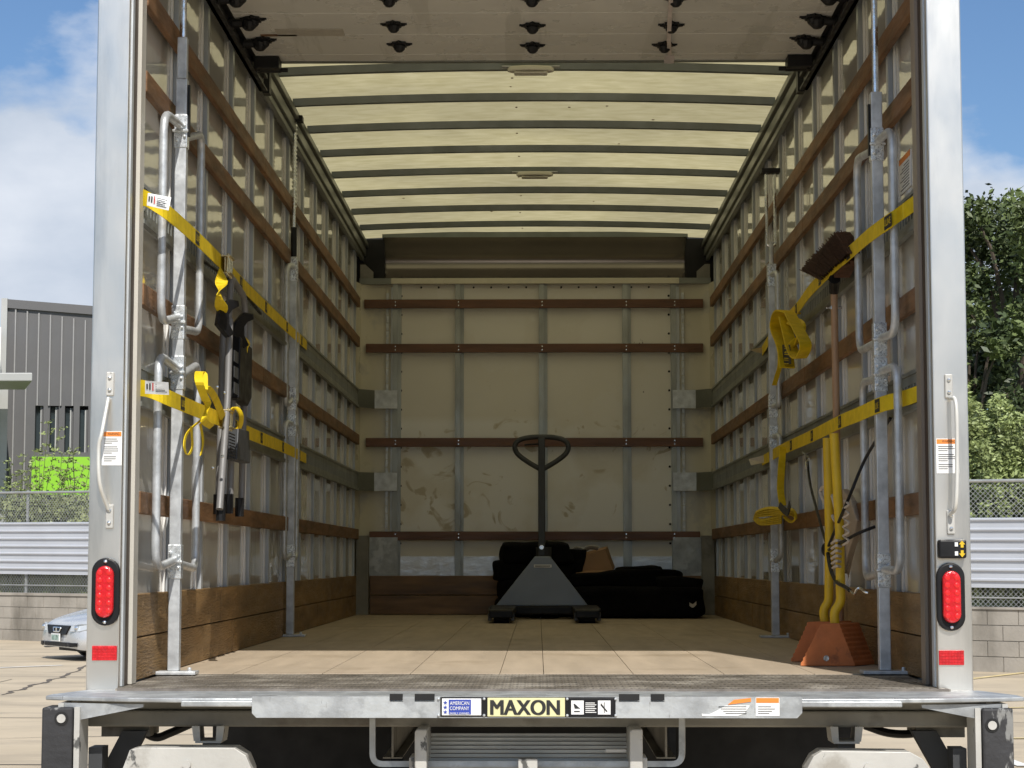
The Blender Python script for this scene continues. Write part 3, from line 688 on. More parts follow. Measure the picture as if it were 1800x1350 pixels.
# tow frame (rounded U) and folded aluminium platform
uf = fillet([PY(655, 1262, -.17), PY(655, 1343, -.17), PY(1199, 1343, -.17), PY(1199, 1262, -.17)], .03)
T(MB().tube(uf, .0115, 4), 'lift_carrier_frame', 'galvb')
x0 = PY(750, 1300, -.2).x; x1 = PY(1112, 1300, -.2).x
pf = MB(); zA = PY(930, 1291, -.05).z; nrib = 17
for i in range(nrib):
    t = i/nrib; z = zA-.010*i; y = -.02-.018*i
    pf.box(x0, x1, y, y+.011, z-.0065, z)
    pf.box(x0, x1, y+.008, y+.016, z-.010, z-.0066)
T(pf, 'folded_platform', 'tread')
T(MB().box(x0, x1, .06, .10, zA-.25, zA+.03), 'platform_back', 'under')
for s, px0, px1 in ((-1, 729, 750), (1, 1107, 1130)):
    A = PY(px0, 1282, -.26); Bp = PY(px1, 1349, -.26)
    T(MB().prism([(A.x, -.26, Bp.z-.03), (A.x, -.26, A.z-.006), (A.x+.006, -.26, A.z), (Bp.x, -.26, A.z), (Bp.x, -.26, Bp.z-.03)], (0,.22,0)), 'platform_arm', 'gatew', bevel=.004)
    T(MB().box(PY(720 if s < 0 else 1124, 1300, -.22).x, PY(732 if s < 0 else 1137, 1300, -.22).x, -.24, -.12, Bp.z-.05, PY(700, 1330, -.22).z), 'platform_latch', 'gatew', bevel=.004)
cl_ = PY(1082, 1319, -.2); T(MB().box(cl_.x-.028, cl_.x+.028, -.215, -.195, cl_.z-.004, cl_.z+.004), 'platform_catch', 'gatew')
cl_ = PY(928, 1342, -.24); T(MB().box(cl_.x-.026, cl_.x+.026, -.262, -.235, cl_.z-.03, cl_.z+.014), 'platform_hinge', 'gatew')
# chassis rails (I beams), axle, wheels, mud flaps
for px in (690, 1171):
    c = PY(px, 1310, .1); zt2 = PY(px, 1271, .1).z; zb2 = PY(px, 1331, .1).z
    b = MB(); b.box(c.x-.003, c.x+.003, .1, 9.5, zb2, zt2); b.box(c.x-.028, c.x+.028, .1, 9.5, zb2-.004, zb2-.0005); b.box(c.x-.028, c.x+.028, .1, 9.5, zt2+.0005, zt2+.004)
    T(b, 'chassis_rail', 'frame')
T(MB().tube([(-1.1, 2.6, .5), (1.1, 2.6, .5)], .07, 12), 'rear_axle', 'under')
T(MB().ball((0, 2.6, .52), .2, 10), 'axle_housing', 'under')
T(MB().box(-.55, .55, 3.4, 6.8, .45, .95), 'drive_line_cover', 'under', bevel=.03)
T(MB().box(-.45, .45, 1.2, 1.6, .62, F-.1), 'hydraulic_box', 'under')
T(MB().box(-1.15, 1.15, 2.0, 2.03, .9, F-.1), 'underbody_shield', 'under')
def wheel(x, y):
    ty = MB(); n = 28; prof = [(.25, -.11), (.42, -.13), (.47, -.10), (.48, 0), (.47, .10), (.42, .13), (.25, .11)]
    n0 = 0
    for i in range(n):
        a = 2*math.pi*i/n
        for r, o in prof: ty.v.append(Vector((x+o, y+r*math.cos(a), .48+r*math.sin(a))))
    k = len(prof)
    for i in range(n):
        for j in range(k-1):
            a = i*k+j; b_ = ((i+1) % n)*k+j; ty.f.append((a, a+1, b_+1, b_))
    w_ = T(ty, 'tyre', 'tire', smooth=True)
    T(MB().disc((x-.05, y, .48), (1,0,0), .26, .1, 24), 'rim', 'galv', w_)
for x in (-1.08, -.80, .80, 1.08): wheel(x, 2.6)
for x in (-1.0, 1.0): wheel(x, 8.4)
for s in (-1, 1):
    T(MB().box(s*.52, s*1.17, 1.55, 1.565, .30, F-.09), 'mud_flap', 'rub' if 0 else 'tire')
# cab ahead of the box (mostly hidden)
cb = MB(); cb.prism([(-1.1, L_+.5, .45), (-1.1, L_+2.3, .45), (-1.1, L_+2.3, 1.35), (-1.1, L_+1.8, 1.5), (-1.1, L_+1.3, 2.35), (-1.1, L_+.5, 2.45)], (2.2,0,0)); T(cb, 'cab', 'white', bevel=.05)
# ============================================================ GROUND AND SURROUNDINGS
def ground_mat():
    m = mat('concrete_lot', (.49,.405,.285), .8, 0, .14, .5, bump=.15, bscale=30, stain=(.27,.225,.17), stain_scale=.4, stain_lo=.5, stain_hi=.75, stain_stretch=(1,3,1), scr=(.22,.19,.15), scr_stretch=(.35,.9,1), scr_lo=.70)
    return m
g = MB(); g.quad((-350,-60,0),(350,-60,0),(350,500,0),(-350,500,0)); gr = g.build('ground', ground_mat()); tag(gr, kind='structure')
M['joint'] = mat('joint_sealant', (.12,.10,.08), .9, 0, .3, 3)
M['pline'] = mat('faded_line_paint', (.62,.50,.26), .8, 0, .3, 5)
M['plinew'] = mat('white_line_paint', (.75,.74,.70), .8, 0, .15, 5)
def strip(name, a, b, w, m, z=.004):
    a = Vector((a[0], a[1], z)); b = Vector((b[0], b[1], z)); d = (b-a).normalized(); n = Vector((-d.y, d.x, 0))*w/2
    o = MB().quad(a-n, b-n, b+n, a+n).build(name, M[m]); tag(o, kind='structure')
def gp(px, py): p = PZ(px, py, 0); return (p.x, p.y)
jl = MB()
def crack(pts, w=.025, z=.004):
    rnd = random.Random(5); P = []
    for (x0, y0), (x1, y1) in zip(pts[:-1], pts[1:]):
        for k in range(8):
            t = k/8; P.append(Vector((x0+(x1-x0)*t+rnd.uniform(-.05,.05), y0+(y1-y0)*t+rnd.uniform(-.05,.05), z)))
    P.append(Vector((pts[-1][0], pts[-1][1], z)))
    for a, b in zip(P[:-1], P[1:]):
        d = (b-a).normalized(); n = Vector((-d.y, d.x, 0))*w/2*rnd.uniform(.5,1.4); jl.quad(a-n, b-n, b+n, a+n)
crack([gp(0, 1222), gp(60, 1205), gp(110, 1190), gp(160, 1168)], .06)
crack([(-14, 14.2), (-3, 13.6), (9, 13.0)], .03); crack([(-14, 9.4), (12, 9.0)], .03); crack([gp(-40, 1300), gp(400, 1290)], .02)
crack([(-6.5, -2), (-6.7, 20)], .025); crack([(6.3, -2), (6.1, 18)], .025)
o = jl.build('ground_crack', M['joint']); tag(o, kind='structure')
strip('parking_line', gp(-40, 1176), gp(110, 1170), .10, 'plinew', .008)
strip('parking_line', gp(1690, 1196), gp(1860, 1176), .12, 'pline', .008)
strip('parking_line', gp(1740, 1246), gp(1900, 1242), .12, 'pline', .008)
strip('parking_line', gp(1755, 1299), gp(1900, 1298), .09, 'pline', .008)
strip('parking_line', gp(1765, 1335), gp(1800, 1348), .10, 'plinew', .008)
# retaining wall of concrete blocks with fence on top
A0 = Vector((-9.3, 32.1, 0)); B0 = Vector((6.3, 21.8, 0)); D = (B0-A0); Ln = D.length; dn = D/Ln; nn = Vector((-dn.y, dn.x, 0))   # nn points away from the camera
def WL(s, z, off=0): return A0 + dn*s + nn*off + Vector((0,0,z))
def mblock():
    m = mat('weathered_block', (.36,.33,.285), .9, 0, .18, 1.2, bump=.4, bscale=25, stain=(.15,.135,.11), stain_scale=1.3, stain_lo=.44, stain_hi=.66, stain_stretch=(1,1,.35))
    return m
M['block'] = mblock(); M['mortar'] = mat('mortar', (.24,.22,.19), .95, 0, .1)
S0, S1 = -7.0, 30.0
slope = -.0032   # the wall top drops slightly to the right
wt = thing('block_wall', 'low weathered concrete block retaining wall along the back of the lot', 'wall', WL(10, 0), None)
b = MB(); b.prism([WL(S0, 0, .012), WL(S1, 0, .012), WL(S1, .84, .012), WL(S0, .90, .012)], nn*.17); b.build('mortar_core', M['mortar'], wt)
rnd = random.Random(2); b = MB(); 
for r in range(4):
    s = S0 - (0 if r % 2 else .22)
    while s < S1:
        s2 = s+.44; z0 = r*.213; j = rnd.uniform(-.004,.004)
        hb = .203+.0*r
        b.prism([WL(s+.006, z0, j), WL(s2-.006, z0, j), WL(s2-.006, z0+hb, j), WL(s+.006, z0+hb, j)], nn*.19); s = s2
b.build('block_courses', M['block'], wt)
b = MB(); b.prism([WL(S0, .854, -.02), WL(S1, .845, -.02), WL(S1, .865, -.02), WL(S0, .91, -.02)], nn*.24); b.build('cap', M['block'], wt)
# grass bank behind the wall
bank = MB(); bank.prism([WL(-60, 0, .2), WL(60, 0, .2), WL(60, .85, .2), WL(-60, .85, .2)], nn*60)
o = bank.build('bank', mat('grassy_bank', (.10,.12,.04), .95, 0, .4, 1, bump=.5, bscale=8)); tag(o, kind='structure')
# chain link fence with white ribbed panels fixed to it
fe = thing('chain_link_fence', 'chain link fence with white ribbed metal sheets standing on the block wall', 'fence', WL(10, .86, .1))
M['wire'] = mat('fence_wire', (.42,.43,.42), .5, .5, .1)
def ztop(s): return 2.80 - .0105*s
b = MB(); s = S0; H = 1.95
n_ = 0
h = 1.92
while s < S1:
    for q in (0, 1):
        a = WL(s if q == 0 else s+h*.95, .87, .10+.006*q); c = WL(s+h*.95 if q == 0 else s, ztop(s), .10+.006*q)
        d = (c-a).normalized(); u = dn*.0048; v = nn*.0048
        n = len(b.v); b.v += [a-u, a+u, a+v, c-u, c+u, c+v]
        b.f += [(n, n+1, n+4, n+3), (n+1, n+2, n+5, n+4), (n+2, n, n+3, n+5)]
    s += .072
b.build('wire_mesh', M['wire'], fe)
MB().tube([WL(S0, ztop(S0), .1), WL(S1, ztop(S1), .1)], .024, 8).build('top_rail', M['wire'], fe)
MB().tube([WL(S0, 1.06, .1), WL(S1, .98, .1)], .012, 6).build('bottom_rail', M['wire'], fe)
s = S0+.6
while s < S1:
    MB().tube([WL(s, .85, .14), WL(s, ztop(s)+.04, .14)], .03, 8).build('fence_post', M['wire'], fe); s += 2.9
M['sheet'] = mat('white_ribbed_sheet', (.50,.52,.56), .38, .1, .05, 1.5, stain=(.50,.50,.50), stain_scale=1.5, stain_lo=.6, stain_hi=.75)
b = MB(); 
prof = []
for k in range(7):
    z = k/7
    prof += [(z+.005, 0), (z+.085, 0), (z+.105, -.03), (z+.125, -.03), (z+.14, 0)]
def sheet(s0, s1):
    b = MB(); P0 = []; P1 = []
    for t, o in prof:
        for P, s in ((P0, s0), (P1, s1)):
            zb = 1.245-.0058*s; zt3 = 2.235-.0072*s; P.append(WL(s, zb+(zt3-zb)*t, .06+o))
    for i in range(len(P0)-1): b.quad(P0[i], P1[i], P1[i+1], P0[i+1])
    return b.build('metal_sheet', M['sheet'], fe)
for k in range(8): sheet(S0+k*4.6, S0+k*4.6+4.597)
# grey ribbed building on the left
def bmat(name, c): return mat(name, c, .55, .1, .04, 1)
M['corr'] = bmat('grey_ribbed_cladding', (.118,.115,.114)); M['corrl'] = bmat('light_grey_cladding', (.42,.42,.40))
YB = 56.0
bl = thing('ribbed_building', 'dark grey ribbed metal building with four narrow windows and a lime green panel', 'building', (-12, YB, 0))
pl_ = PY(10, 527, YB); pr_ = PY(168, 553, YB+1.8)
# the wall runs away slightly to the right
def BW(px, py): # point on the facade plane
    r = ray(px, py); nrm = Vector((-.13, 1, 0)).normalized(); p0 = Vector((pl_.x, YB, 0)); t = (p0-CAM).dot(nrm)/r.dot(nrm); return CAM + r*t
TL = BW(14, 528); TR = BW(168, 552); e = (TR-TL); e.z = 0; ex = e.length; eu = e.normalized(); back = Vector((-eu.y, eu.x, 0))
FULL = 26.0
topz = lambda s: TL.z + (TR.z-TL.z)*s/ex
def FB(s, z, off=0): p = Vector((TL.x, TL.y, 0)) + eu*s + back*off; p.z = z; return p
wins = [(62, 75, 713, 792), (88, 102, 715, 794), (114, 128, 717, 795), (140, 154, 720, 795)]
def fs(px, py): p = BW(px, py); return (Vector((p.x, p.y, 0))-Vector((TL.x, TL.y, 0))).dot(eu), p.z
W4 = []
for a_, c_, t_, b_ in wins:
    s0, z1 = fs(a_, t_); s1, z0 = fs(c_, b_); W4.append((s0, s1, z0, z1))
body = MB()
zl = min(w_[2] for w_ in W4); zh = max(w_[3] for w_ in W4)
cuts = [0] + [v for w_ in W4 for v in (w_[0], w_[1])] + [FULL]
for i in range(len(cuts)-1):
    s0, s1 = cuts[i], cuts[i+1]
    body.prism([FB(s0, zh), FB(s1, zh), FB(s1, topz(s1) if s1 < 12 else topz(12)), FB(s0, topz(s0))], back*.25)
    body.prism([FB(s0, 0), FB(s1, 0), FB(s1, zl), FB(s0, zl)], back*.25)
    if i % 2 == 0: body.prism([FB(s0, zl), FB(s1, zl), FB(s1, zh), FB(s0, zh)], back*.25)
bw = body.build('wall', M['corr'], bl)
MB().prism([FB(.3, 0, .9), FB(FULL-.3, 0, .9), FB(FULL-.3, topz(12)-.6, .9), FB(.3, TL.z-.5, .9)], back*14).build('building_core', M['corr'], bl)
rb = MB(); s = .25
while s < FULL:
    tz = topz(min(s, 12))-.25
    hit = [w_ for w_ in W4 if w_[0]-.06 < s < w_[1]+.06]
    if hit: rb.prism([FB(s-.035, zh, -.001), FB(s+.035, zh, -.001), FB(s+.02, zh, -.07), FB(s-.02, zh, -.07)], (0,0,tz-zh))
    else: rb.prism([FB(s-.035, 0, -.001), FB(s+.035, 0, -.001), FB(s+.02, 0, -.07), FB(s-.02, 0, -.07)], (0,0,tz))
    s += .355 if s < 9 else .5
rb.build('cladding_ribs', mat('rib_paint', (.30,.29,.28), .5, .1, .05), bl)
MB().prism([FB(-.05, TL.z-.24, -.10), FB(FULL, topz(12)-.24, -.10), FB(FULL, topz(12)+.03, -.10), FB(-.05, TL.z+.03, -.10)], back*.4).build('roof_trim', M['corr'], bl)
MB().prism([FB(-.18, 0, -.12), FB(.0, 0, -.12), FB(.0, TL.z+.05, -.12), FB(-.18, TL.z+.05, -.12)], back*1.2).build('corner_trim', M['corrl'], bl)
for s0, s1, z0, z1 in W4:
    wf = MB().prism([FB(s0, z0, .2), FB(s1, z0, .2), FB(s1, z1, .2), FB(s0, z1, .2)], back*.02).build('window', mat('dark_glass', (.02,.025,.025), .05, 0, .1), bl)
    MB().prism([FB(s1-.07, z0, .10), FB(s1-.02, z0, .10), FB(s1-.02, z1, .10), FB(s1-.07, z1, .10)], back*.09).build('frame', M['corr'], wf)
    MB().prism([FB(s0+.15, z0, .12), FB(s0+.19, z0, .12), FB(s0+.19, z1, .12), FB(s0+.15, z1, .12)], back*.07).build('mullion', M['corrl'], wf)
s0, z1 = fs(57, 803); s1, z0 = fs(164, 862)
MB().prism([FB(s0-.05, zl-.45, -.09), FB(s1+6, zl-.45, -.09), FB(s1+6, zl-.05, -.09), FB(s0-.05, zl-.05, -.09)], back*.08).build('window_ledge', M['corr'], bl)
MB().prism([FB(s0, z0-.15, -.14), FB(s1+.4, z0-.15, -.14), FB(s1+.4, z1, -.14), FB(s0, z1-.0, -.14)], back*.06).build('green_panel', mat('lime_green_panel', (.27,.58,.03), .5, 0, .04, 1), bl)
# canopy building at the far left
cbd = thing('canopy_building', 'pale building with a flat white canopy at the left edge', 'building', (-16, 52, 0))
p = PY(57, 655, 50); q = PY(57, 670, 50)
MB().prism([(p.x-9, 50, q.z), (p.x, 50, q.z), (p.x, 50, p.z), (p.x-9, 50, p.z)], (-.9, 2.8, 0)).build('canopy', M['corrl'], cbd, bevel=.03)
p2 = PY(14, 700, 53.5); MB().prism([(p2.x-12, 53.5, 0), (p2.x, 53.5, 0), (p2.x, 53.5, q.z+.1), (p2.x-12, 53.5, q.z+.1)], (-2, 6, 0)).build('wall', M['corrl'], cbd)
p3 = PY(2, 575, 54.2); MB().prism([(p3.x-12, 54.2, q.z+.11), (p3.x, 54.2, q.z+.11), (p3.x, 54.2, p3.z), (p3.x-12, 54.2, p3.z)], (-2, 6, 0)).build('upper_wall', M['white'], cbd)
rb = MB()
for k in range(8): rb.box(p2.x-.3-k*.35, p2.x-.26-k*.35, 53.46, 53.499, 0, q.z)
rb.build('wall_ribs', M['corr'], cbd)
# ------------------------------------------------------------ plants
def leaf_mat(name, c, var=.5):
    m = mat(name, c, .55, 0, var, 1.1, bump=0); return m
LM = [leaf_mat('leaf_dark', (.048,.070,.022)), leaf_mat('leaf_mid', (.09,.12,.035)), leaf_mat('leaf_light', (.17,.22,.07)), leaf_mat('leaf_pale', (.25,.30,.11))]
BARK = mat('bark', (.09,.07,.05), .9, 0, .3, 6, (1,1,.3), bump=.5)
def leaves(mb, c, r, n, sz, rnd, sc=(1,1,1)):
    for _ in range(n):
        d = Vector((rnd.gauss(0,1), rnd.gauss(0,1), rnd.gauss(0,1))).normalized()*(rnd.random()**.4)*r
        p = c + Vector((d.x*sc[0], d.y*sc[1], d.z*sc[2]))
        a = Vector((rnd.gauss(0,1), rnd.gauss(0,1), rnd.gauss(0,.6))).normalized()*sz*rnd.uniform(.6,1.3)
        b_ = a.cross(Vector((rnd.gauss(0,1), rnd.gauss(0,1), rnd.gauss(0,1)))).normalized()*a.length*.45
        n0 = len(mb.v); mb.v += [p-a, p+b_, p+a, p-b_]; mb.f.append((n0, n0+1, n0+2, n0+3))
def raw_build(mb, name, m, parent):
    me = bpy.data.meshes.new(name); o = bpy.data.objects.new(name, me); C.objects.link(o); o.parent = parent; base = wloc(parent)
    me.from_pydata([tuple(v-base) for v in mb.v], [], mb.f); me.materials.append(m); return o
def tree(loc, h, w, label, seed, tone, nl=9000, sz=.13, low=.15, group=None):
    rnd = random.Random(seed); loc = Vector(loc); t = thing('tree', label, 'tree', loc, group)
    tr = MB(); tr.tube([loc, loc+Vector((.1,0,h*.3)), loc+Vector((-.1,.1,h*.6)), loc+Vector((0,0,h*.85))], [h*.028, h*.022, h*.013, h*.004], 9)
    cl = []
    for k in range(34):
        z = h*(low + (1-low)*rnd.random()**.85); rr = w*(1-((z/h-.5)/.62)**2)**.5 if abs((z/h-.5)/.62) < 1 else .3
        a = rnd.uniform(0, 2*math.pi); d = rr*rnd.random()**.45
        c = loc + Vector((math.cos(a)*d, math.sin(a)*d, z)); cl.append((c, w*rnd.uniform(.16,.34)))
        if k % 2 == 0: tr.tube([loc+Vector((0,0,z*.55)), loc.lerp(c, .6)+Vector((0,0,z*.3)), c], [h*.009, h*.005, h*.002], 5)
    trunk = tr.build('trunk', BARK, t)
    mbs = [MB(), MB()]
    tot = sum(r**2 for _, r in cl)
    for i, (c, r) in enumerate(cl):
        n = int(nl*r*r/tot)
        leaves(mbs[0 if rnd.random() < .55 else 1], c, r, n, sz, rnd, (1,1,.8))
        leaves(mbs[0], c, r*1.35, n//8, sz, rnd, (1.1,1.1,1))
    crown = raw_build(mbs[0], 'crown', LM[tone[0]], t); raw_build(mbs[1], 'bright_foliage', LM[tone[1]], crown)
    return t
TG = 'trees behind the fence on the right'
def at(px, Y): return PY(px, 985, Y).x
# (px centre, Y, top py, half width m, label, tones)
tdef = [(1715, 40, 382, 2.6, 'dense dark green tree right beside the truck, behind the fence', (0,1), 1),
        (1800, 38, 352, 2.2, 'tallest bushy tree at the right edge of the view', (1,2), 2),
        (1760, 44, 400, 3.2, 'dark tree set back between the two trees beside the truck', (0,0), 3),
        (1712, 32, 560, 1.3, 'lower green tree touching the truck post on the right', (0,1), 4),
        (1880, 42, 420, 3.0, 'broad dark tree just beyond the right edge of the view', (0,1), 5),
        (1785, 33, 600, 1.6, 'short dark tree under the taller trees at the right edge', (0,0), 6)]
for px, Y, ty, hw, lab, tone, sd_ in tdef:
    top = PY(px, ty, Y).z
    tree((at(px, Y), Y, .8), top-.8, hw, lab, sd_, tone, nl=15000 if hw > 2 else 9000, sz=.085, low=.12, group=TG)
tree((at(-60, 62)-6, 62, .8), 5.5, 2.5, 'green tree standing left of the canopy building', 11, (0,1), nl=6000)
far = [(-34, 90, 9, 5), (30, 80, 10, 6), (38, 70, 11, 6)]
for i, (x, y, h_, w_) in enumerate(far): tree((x, y, 0), h_, w_, ['wide distant tree far left of the truck', 'wide distant tree far to the right', 'distant tree furthest to the right'][i], 20+i, (0,1), nl=6000, sz=.3)
# shrubs and tall weeds
def shrub(x, y, h, w, label, seed, cat='shrub', tone=3, nl=2600, sz=.06):
    rnd = random.Random(seed); loc = Vector((x, y, .85)); t = thing('shrub', label, cat, loc, None)
    st = MB(); lf = MB()
    for k in range(42):
        a = rnd.uniform(0, 2*math.pi); lean = rnd.uniform(.05, w*.8); hh = h*rnd.uniform(.35, 1.12)
        base = loc + Vector((rnd.uniform(-w,w)*.6, rnd.uniform(-w,w)*.6, 0))
        tip = base + Vector((math.cos(a)*lean, math.sin(a)*lean, hh)); mid = base.lerp(tip, .5) + Vector((0,0,hh*.12))
        P = smooth_path([base, mid, tip], 4); st.tube(P, .006, 4)
        for _ in range(nl//42):
            q = P[min(len(P)-1, int(rnd.random()**.7*len(P)))]
            leaves(lf, q, .12, 1, sz, rnd)
    raw_build(lf, 'foliage', LM[tone], t); st.build('stem', LM[1], t)
    return t
for i, (px, off, h_, lab) in enumerate([(1705, 1.7, 2.5, 'light green leafy shrub beside the truck post, above the fence'), (1745, 2.0, 2.85, 'tall light green weedy shrub with upright tips behind the fence'), (1785, 1.6, 2.3, 'light green shrub at the right edge above the fence'), (1830, 2.0, 2.7, 'light green shrub beyond the right edge of the view')]):
    r = ray(px, 900); r = Vector((r.x, r.y, 0)); p0 = A0+nn*off; t = (p0-Vector((CAM.x, CAM.y, 0))).dot(nn)/r.dot(nn); p = Vector((CAM.x, CAM.y, 0))+r*t
    shrub(p.x, p.y, h_, .85, lab, 40+i, nl=17000, sz=.042)
def weed(px, ty, lab, seed, off):
    r = ray(px, 900); r = Vector((r.x, r.y, 0)); p0 = A0+nn*off; t = (p0-Vector((CAM.x, CAM.y, 0))).dot(nn)/r.dot(nn); p = Vector((CAM.x, CAM.y, 0))+r*t
    top = PY(px, ty, p.y).z-.85; rnd = random.Random(seed); loc = Vector((p.x, p.y, .85)); t_ = thing('weed', lab, 'weed', loc)
    st = MB(); lf = MB()
    for k in range(9):
        a = rnd.uniform(0, 6.28); hh = top*rnd.uniform(.55, 1.02); ln = rnd.uniform(.15, .6)
        P = smooth_path([loc, loc+Vector((math.cos(a)*ln*.3, math.sin(a)*ln*.3, hh*.6)), loc+Vector((math.cos(a)*ln, math.sin(a)*ln, hh))], 6); st.tube(P, .006, 4)
        for q in P[4:]:
            for _ in range(3):
                d = Vector((rnd.uniform(-1,1), rnd.uniform(-1,1), rnd.uniform(-.1,.4))).normalized(); l_ = rnd.uniform(.08,.2)
                for kk in range(6): leaves(lf, q+d*l_*(kk+1)/6, .03, 1, .035, rnd)
    raw_build(lf, 'foliage', LM[3], t_); st.build('stem', LM[1], t_)
for i, (px, ty, lab) in enumerate([(70, 738, 'tallest feathery weed in front of the four narrow windows'), (30, 800, 'feathery weed at the foot of the pale building'), (100, 775, 'feathery weed before the left end of the lime green panel'), (135, 795, 'thin feathery weed before the lime green panel, next to the truck')]): weed(px, ty, lab, 60+i, 1.5+.2*i)
# ground cover behind the fence
rnd = random.Random(9); gc = MB()
for _ in range(15000):
    s = rnd.uniform(-9, 28); o_ = rnd.uniform(.25, 2.6); base = WL(s, .85, o_); h_ = rnd.uniform(.3, 1.25)*(1.45 if s < 6 else 1.05)
    d = (nn*rnd.uniform(0,.3) + dn*rnd.uniform(-.3,.3) + Vector((0,0,1)))*h_; wv = dn*rnd.uniform(.012,.03)
    n0 = len(gc.v); gc.v += [base-wv, base+wv, base+d*.6+wv, base+d+nn*.05]; gc.f.append((n0, n0+1, n0+2, n0+3))
for _ in range(14000):
    s = rnd.uniform(-9, 28); leaves(gc, WL(s, rnd.uniform(.9, 1.9+(.35 if s < 6 else .1)*math.sin(s*1.7)), rnd.uniform(.3, 1.8)), .1, 1, .07, rnd)
for _ in range(16000):
    leaves(gc, WL(rnd.uniform(-3, 6), rnd.uniform(.9, 2.75), rnd.uniform(.5, 2.2)), .1, 1, .055, rnd)
me = bpy.data.meshes.new('grass'); o = bpy.data.objects.new('grass', me); C.objects.link(o); me.from_pydata([tuple(v) for v in gc.v], [], gc.f); me.materials.append(leaf_mat('grass_blades', (.20,.225,.09), .45)); tag(o, 'long green grass and low weeds behind the chain link fence', 'grass', kind='stuff')

# ============================================================ PARKED CAR
def car():
    c0 = PZ(112, 1160, 0); c0.z = 0
    t = thing('parked_car', 'silver two door car parked facing left, its nose showing beside the truck', 'car', (0,0,0))
    silver = mat('silver_car_paint', (.57,.585,.60), .28, .35, .02, 2, coat=.7, rvar=.03)
    glass = mat('car_glass', (.03,.035,.04), .05, 0, .1)
    # stations along x (0 = nose), half width profile; local frame: +x back, y sideways
    st = [  # x, half width low, half width shoulder, z bottom, z bumper, z shoulder, z centre top
        (-.04, .60, .56, .20, .32, .44, .50), (.02, .74, .68, .17, .35, .52, .57), (.12, .84, .78, .16, .38, .58, .64), (.38, .90, .84, .17, .42, .65, .725),
        (.80, .915, .87, .18, .46, .73, .83), (1.30, .915, .88, .20, .50, .82, .92), (1.62, .915, .88, .20, .52, .87, .965)]
    st += [(2.0, .915, .88, .20, .52, .90, .96), (3.0, .915, .88, .20, .52, .92, .96), (4.0, .90, .86, .22, .54, .93, .97), (4.5, .82, .78, .26, .56, .90, .95), (4.6, .74, .70, .32, .56, .84, .88)]
    m = MB(); k = 11; n0 = 0
    for x, wl, ws, zb, zm, zs, zt_ in st:
        for (y, z) in ((-wl*.9, zb), (-wl, (zb+zm)/2), (-wl, zm), (-ws*.99, zs), (-ws*.6, zs+(zt_-zs)*.75), (0, zt_), (ws*.6, zs+(zt_-zs)*.75), (ws*.99, zs), (wl, zm), (wl, (zb+zm)/2), (wl*.9, zb)): m.v.append(Vector((x, y, z)))
    for i in range(len(st)-1):
        for j in range(k-1):
            a = i*k+j; m.f.append((a, a+1, a+k+1, a+k))
    m.f.append(tuple(range(k))); m.f.append(tuple((len(st)-1)*k+j for j in range(k)))
    objs = []
    def add(mb, name, mt, par=None, **kw): o = mb.build(name, mt, par or t, **kw); objs.append(o); return o
    bd = add(m, 'body', silver, smooth=True)
    sb = bd.modifiers.new('sub', 'SUBSURF'); sb.levels = 2; sb.render_levels = 2
    cabin = MB(); cabin.prism([(1.75, -.80, .95), (2.55, -.62, 1.36), (3.3, -.62, 1.36), (4.1, -.78, .97)], (0, 0, 0.001)); cabin = MB()
    P = [(1.70, .80, .94), (2.5, .60, 1.36), (3.3, .60, 1.37), (4.1, .76, .96)]
    n = len(cabin.v)
    for (x, y, z) in P: cabin.v += [Vector((x, -y, z)), Vector((x, y, z))]
    cabin.f += [(0,1,3,2),(2,3,5,4),(4,5,7,6),(0,2,4,6),(1,7,5,3)]
    add(cabin, 'windows', glass, bevel=.03)
    add(MB().prism([(2.45,-.60,1.345),(2.45,.60,1.345),(3.35,.60,1.375),(3.35,-.60,1.375)], (0,0,.03)), 'car_roof', silver, bevel=.02)
    def nosex(y): y = abs(y); return -.012 if y < .46 else -.012 + (y-.46)**1.6*.9
    dk = M['black']
    gl = MB(); gl.prism([(-.06, -.32, .39), (-.06, .32, .39), (-.035, .43, .53), (-.035, -.43, .53)], (.05,0,0)); g = add(gl, 'grille', dk, bevel=.01)
    em = MB(); em.tube(fillet([(-.062,-.10,.43),(-.062,.10,.43),(-.052,.14,.495),(-.052,-.14,.495),(-.062,-.10,.43)], .02), .012, 6); em.box(-.068,-.05,-.025,.025,.435,.49)
    add(em, 'badge', M['chrome'], g)
    for s in (-1, 1):
        h = MB(); h.prism([(-.02, s*.46, .44), (.04, s*.68, .45), (.16, s*.82, .49), (.17, s*.80, .56), (.06, s*.66, .56), (-.0, s*.47, .53)], (-.035,0,.0))
        hd = add(h, 'headlight', mat('headlamp_glass', (.55,.58,.6), .08, .2, .1), bevel=.006)
        add(MB().ball((.0, s*.60, .50), .04, 6), 'bulb', M['chrome'], hd)
        add(MB().prism([(-.05, s*.50, .21), (-.01, s*.66, .22), (-.01, s*.66, .275), (-.05, s*.50, .275)], (-.02,0,0)), 'fog_recess', dk)
    add(MB().prism([(-.068, -.44, .215), (-.068, .44, .215), (-.068, .42, .275), (-.068, -.42, .275)], (.05,0,0)), 'lower_intake', dk, bevel=.005)
    pt = add(MB().box(-.085, -.068, -.155, .155, .285, .405), 'number_plate', M['white'], bevel=.003)
    add(MB().box(-.088, -.0855, -.13, .13, .305, .385), 'plate_print', mat('plate_print_green', (.30,.42,.36), .5, 0, .6, 30), pt)
    add(MB().prism([(.30, -.72, .12), (.30, .72, .12), (.6, .80, .12), (.6, -.80, .12)], (0,0,.07)), 'front_lip', dk)
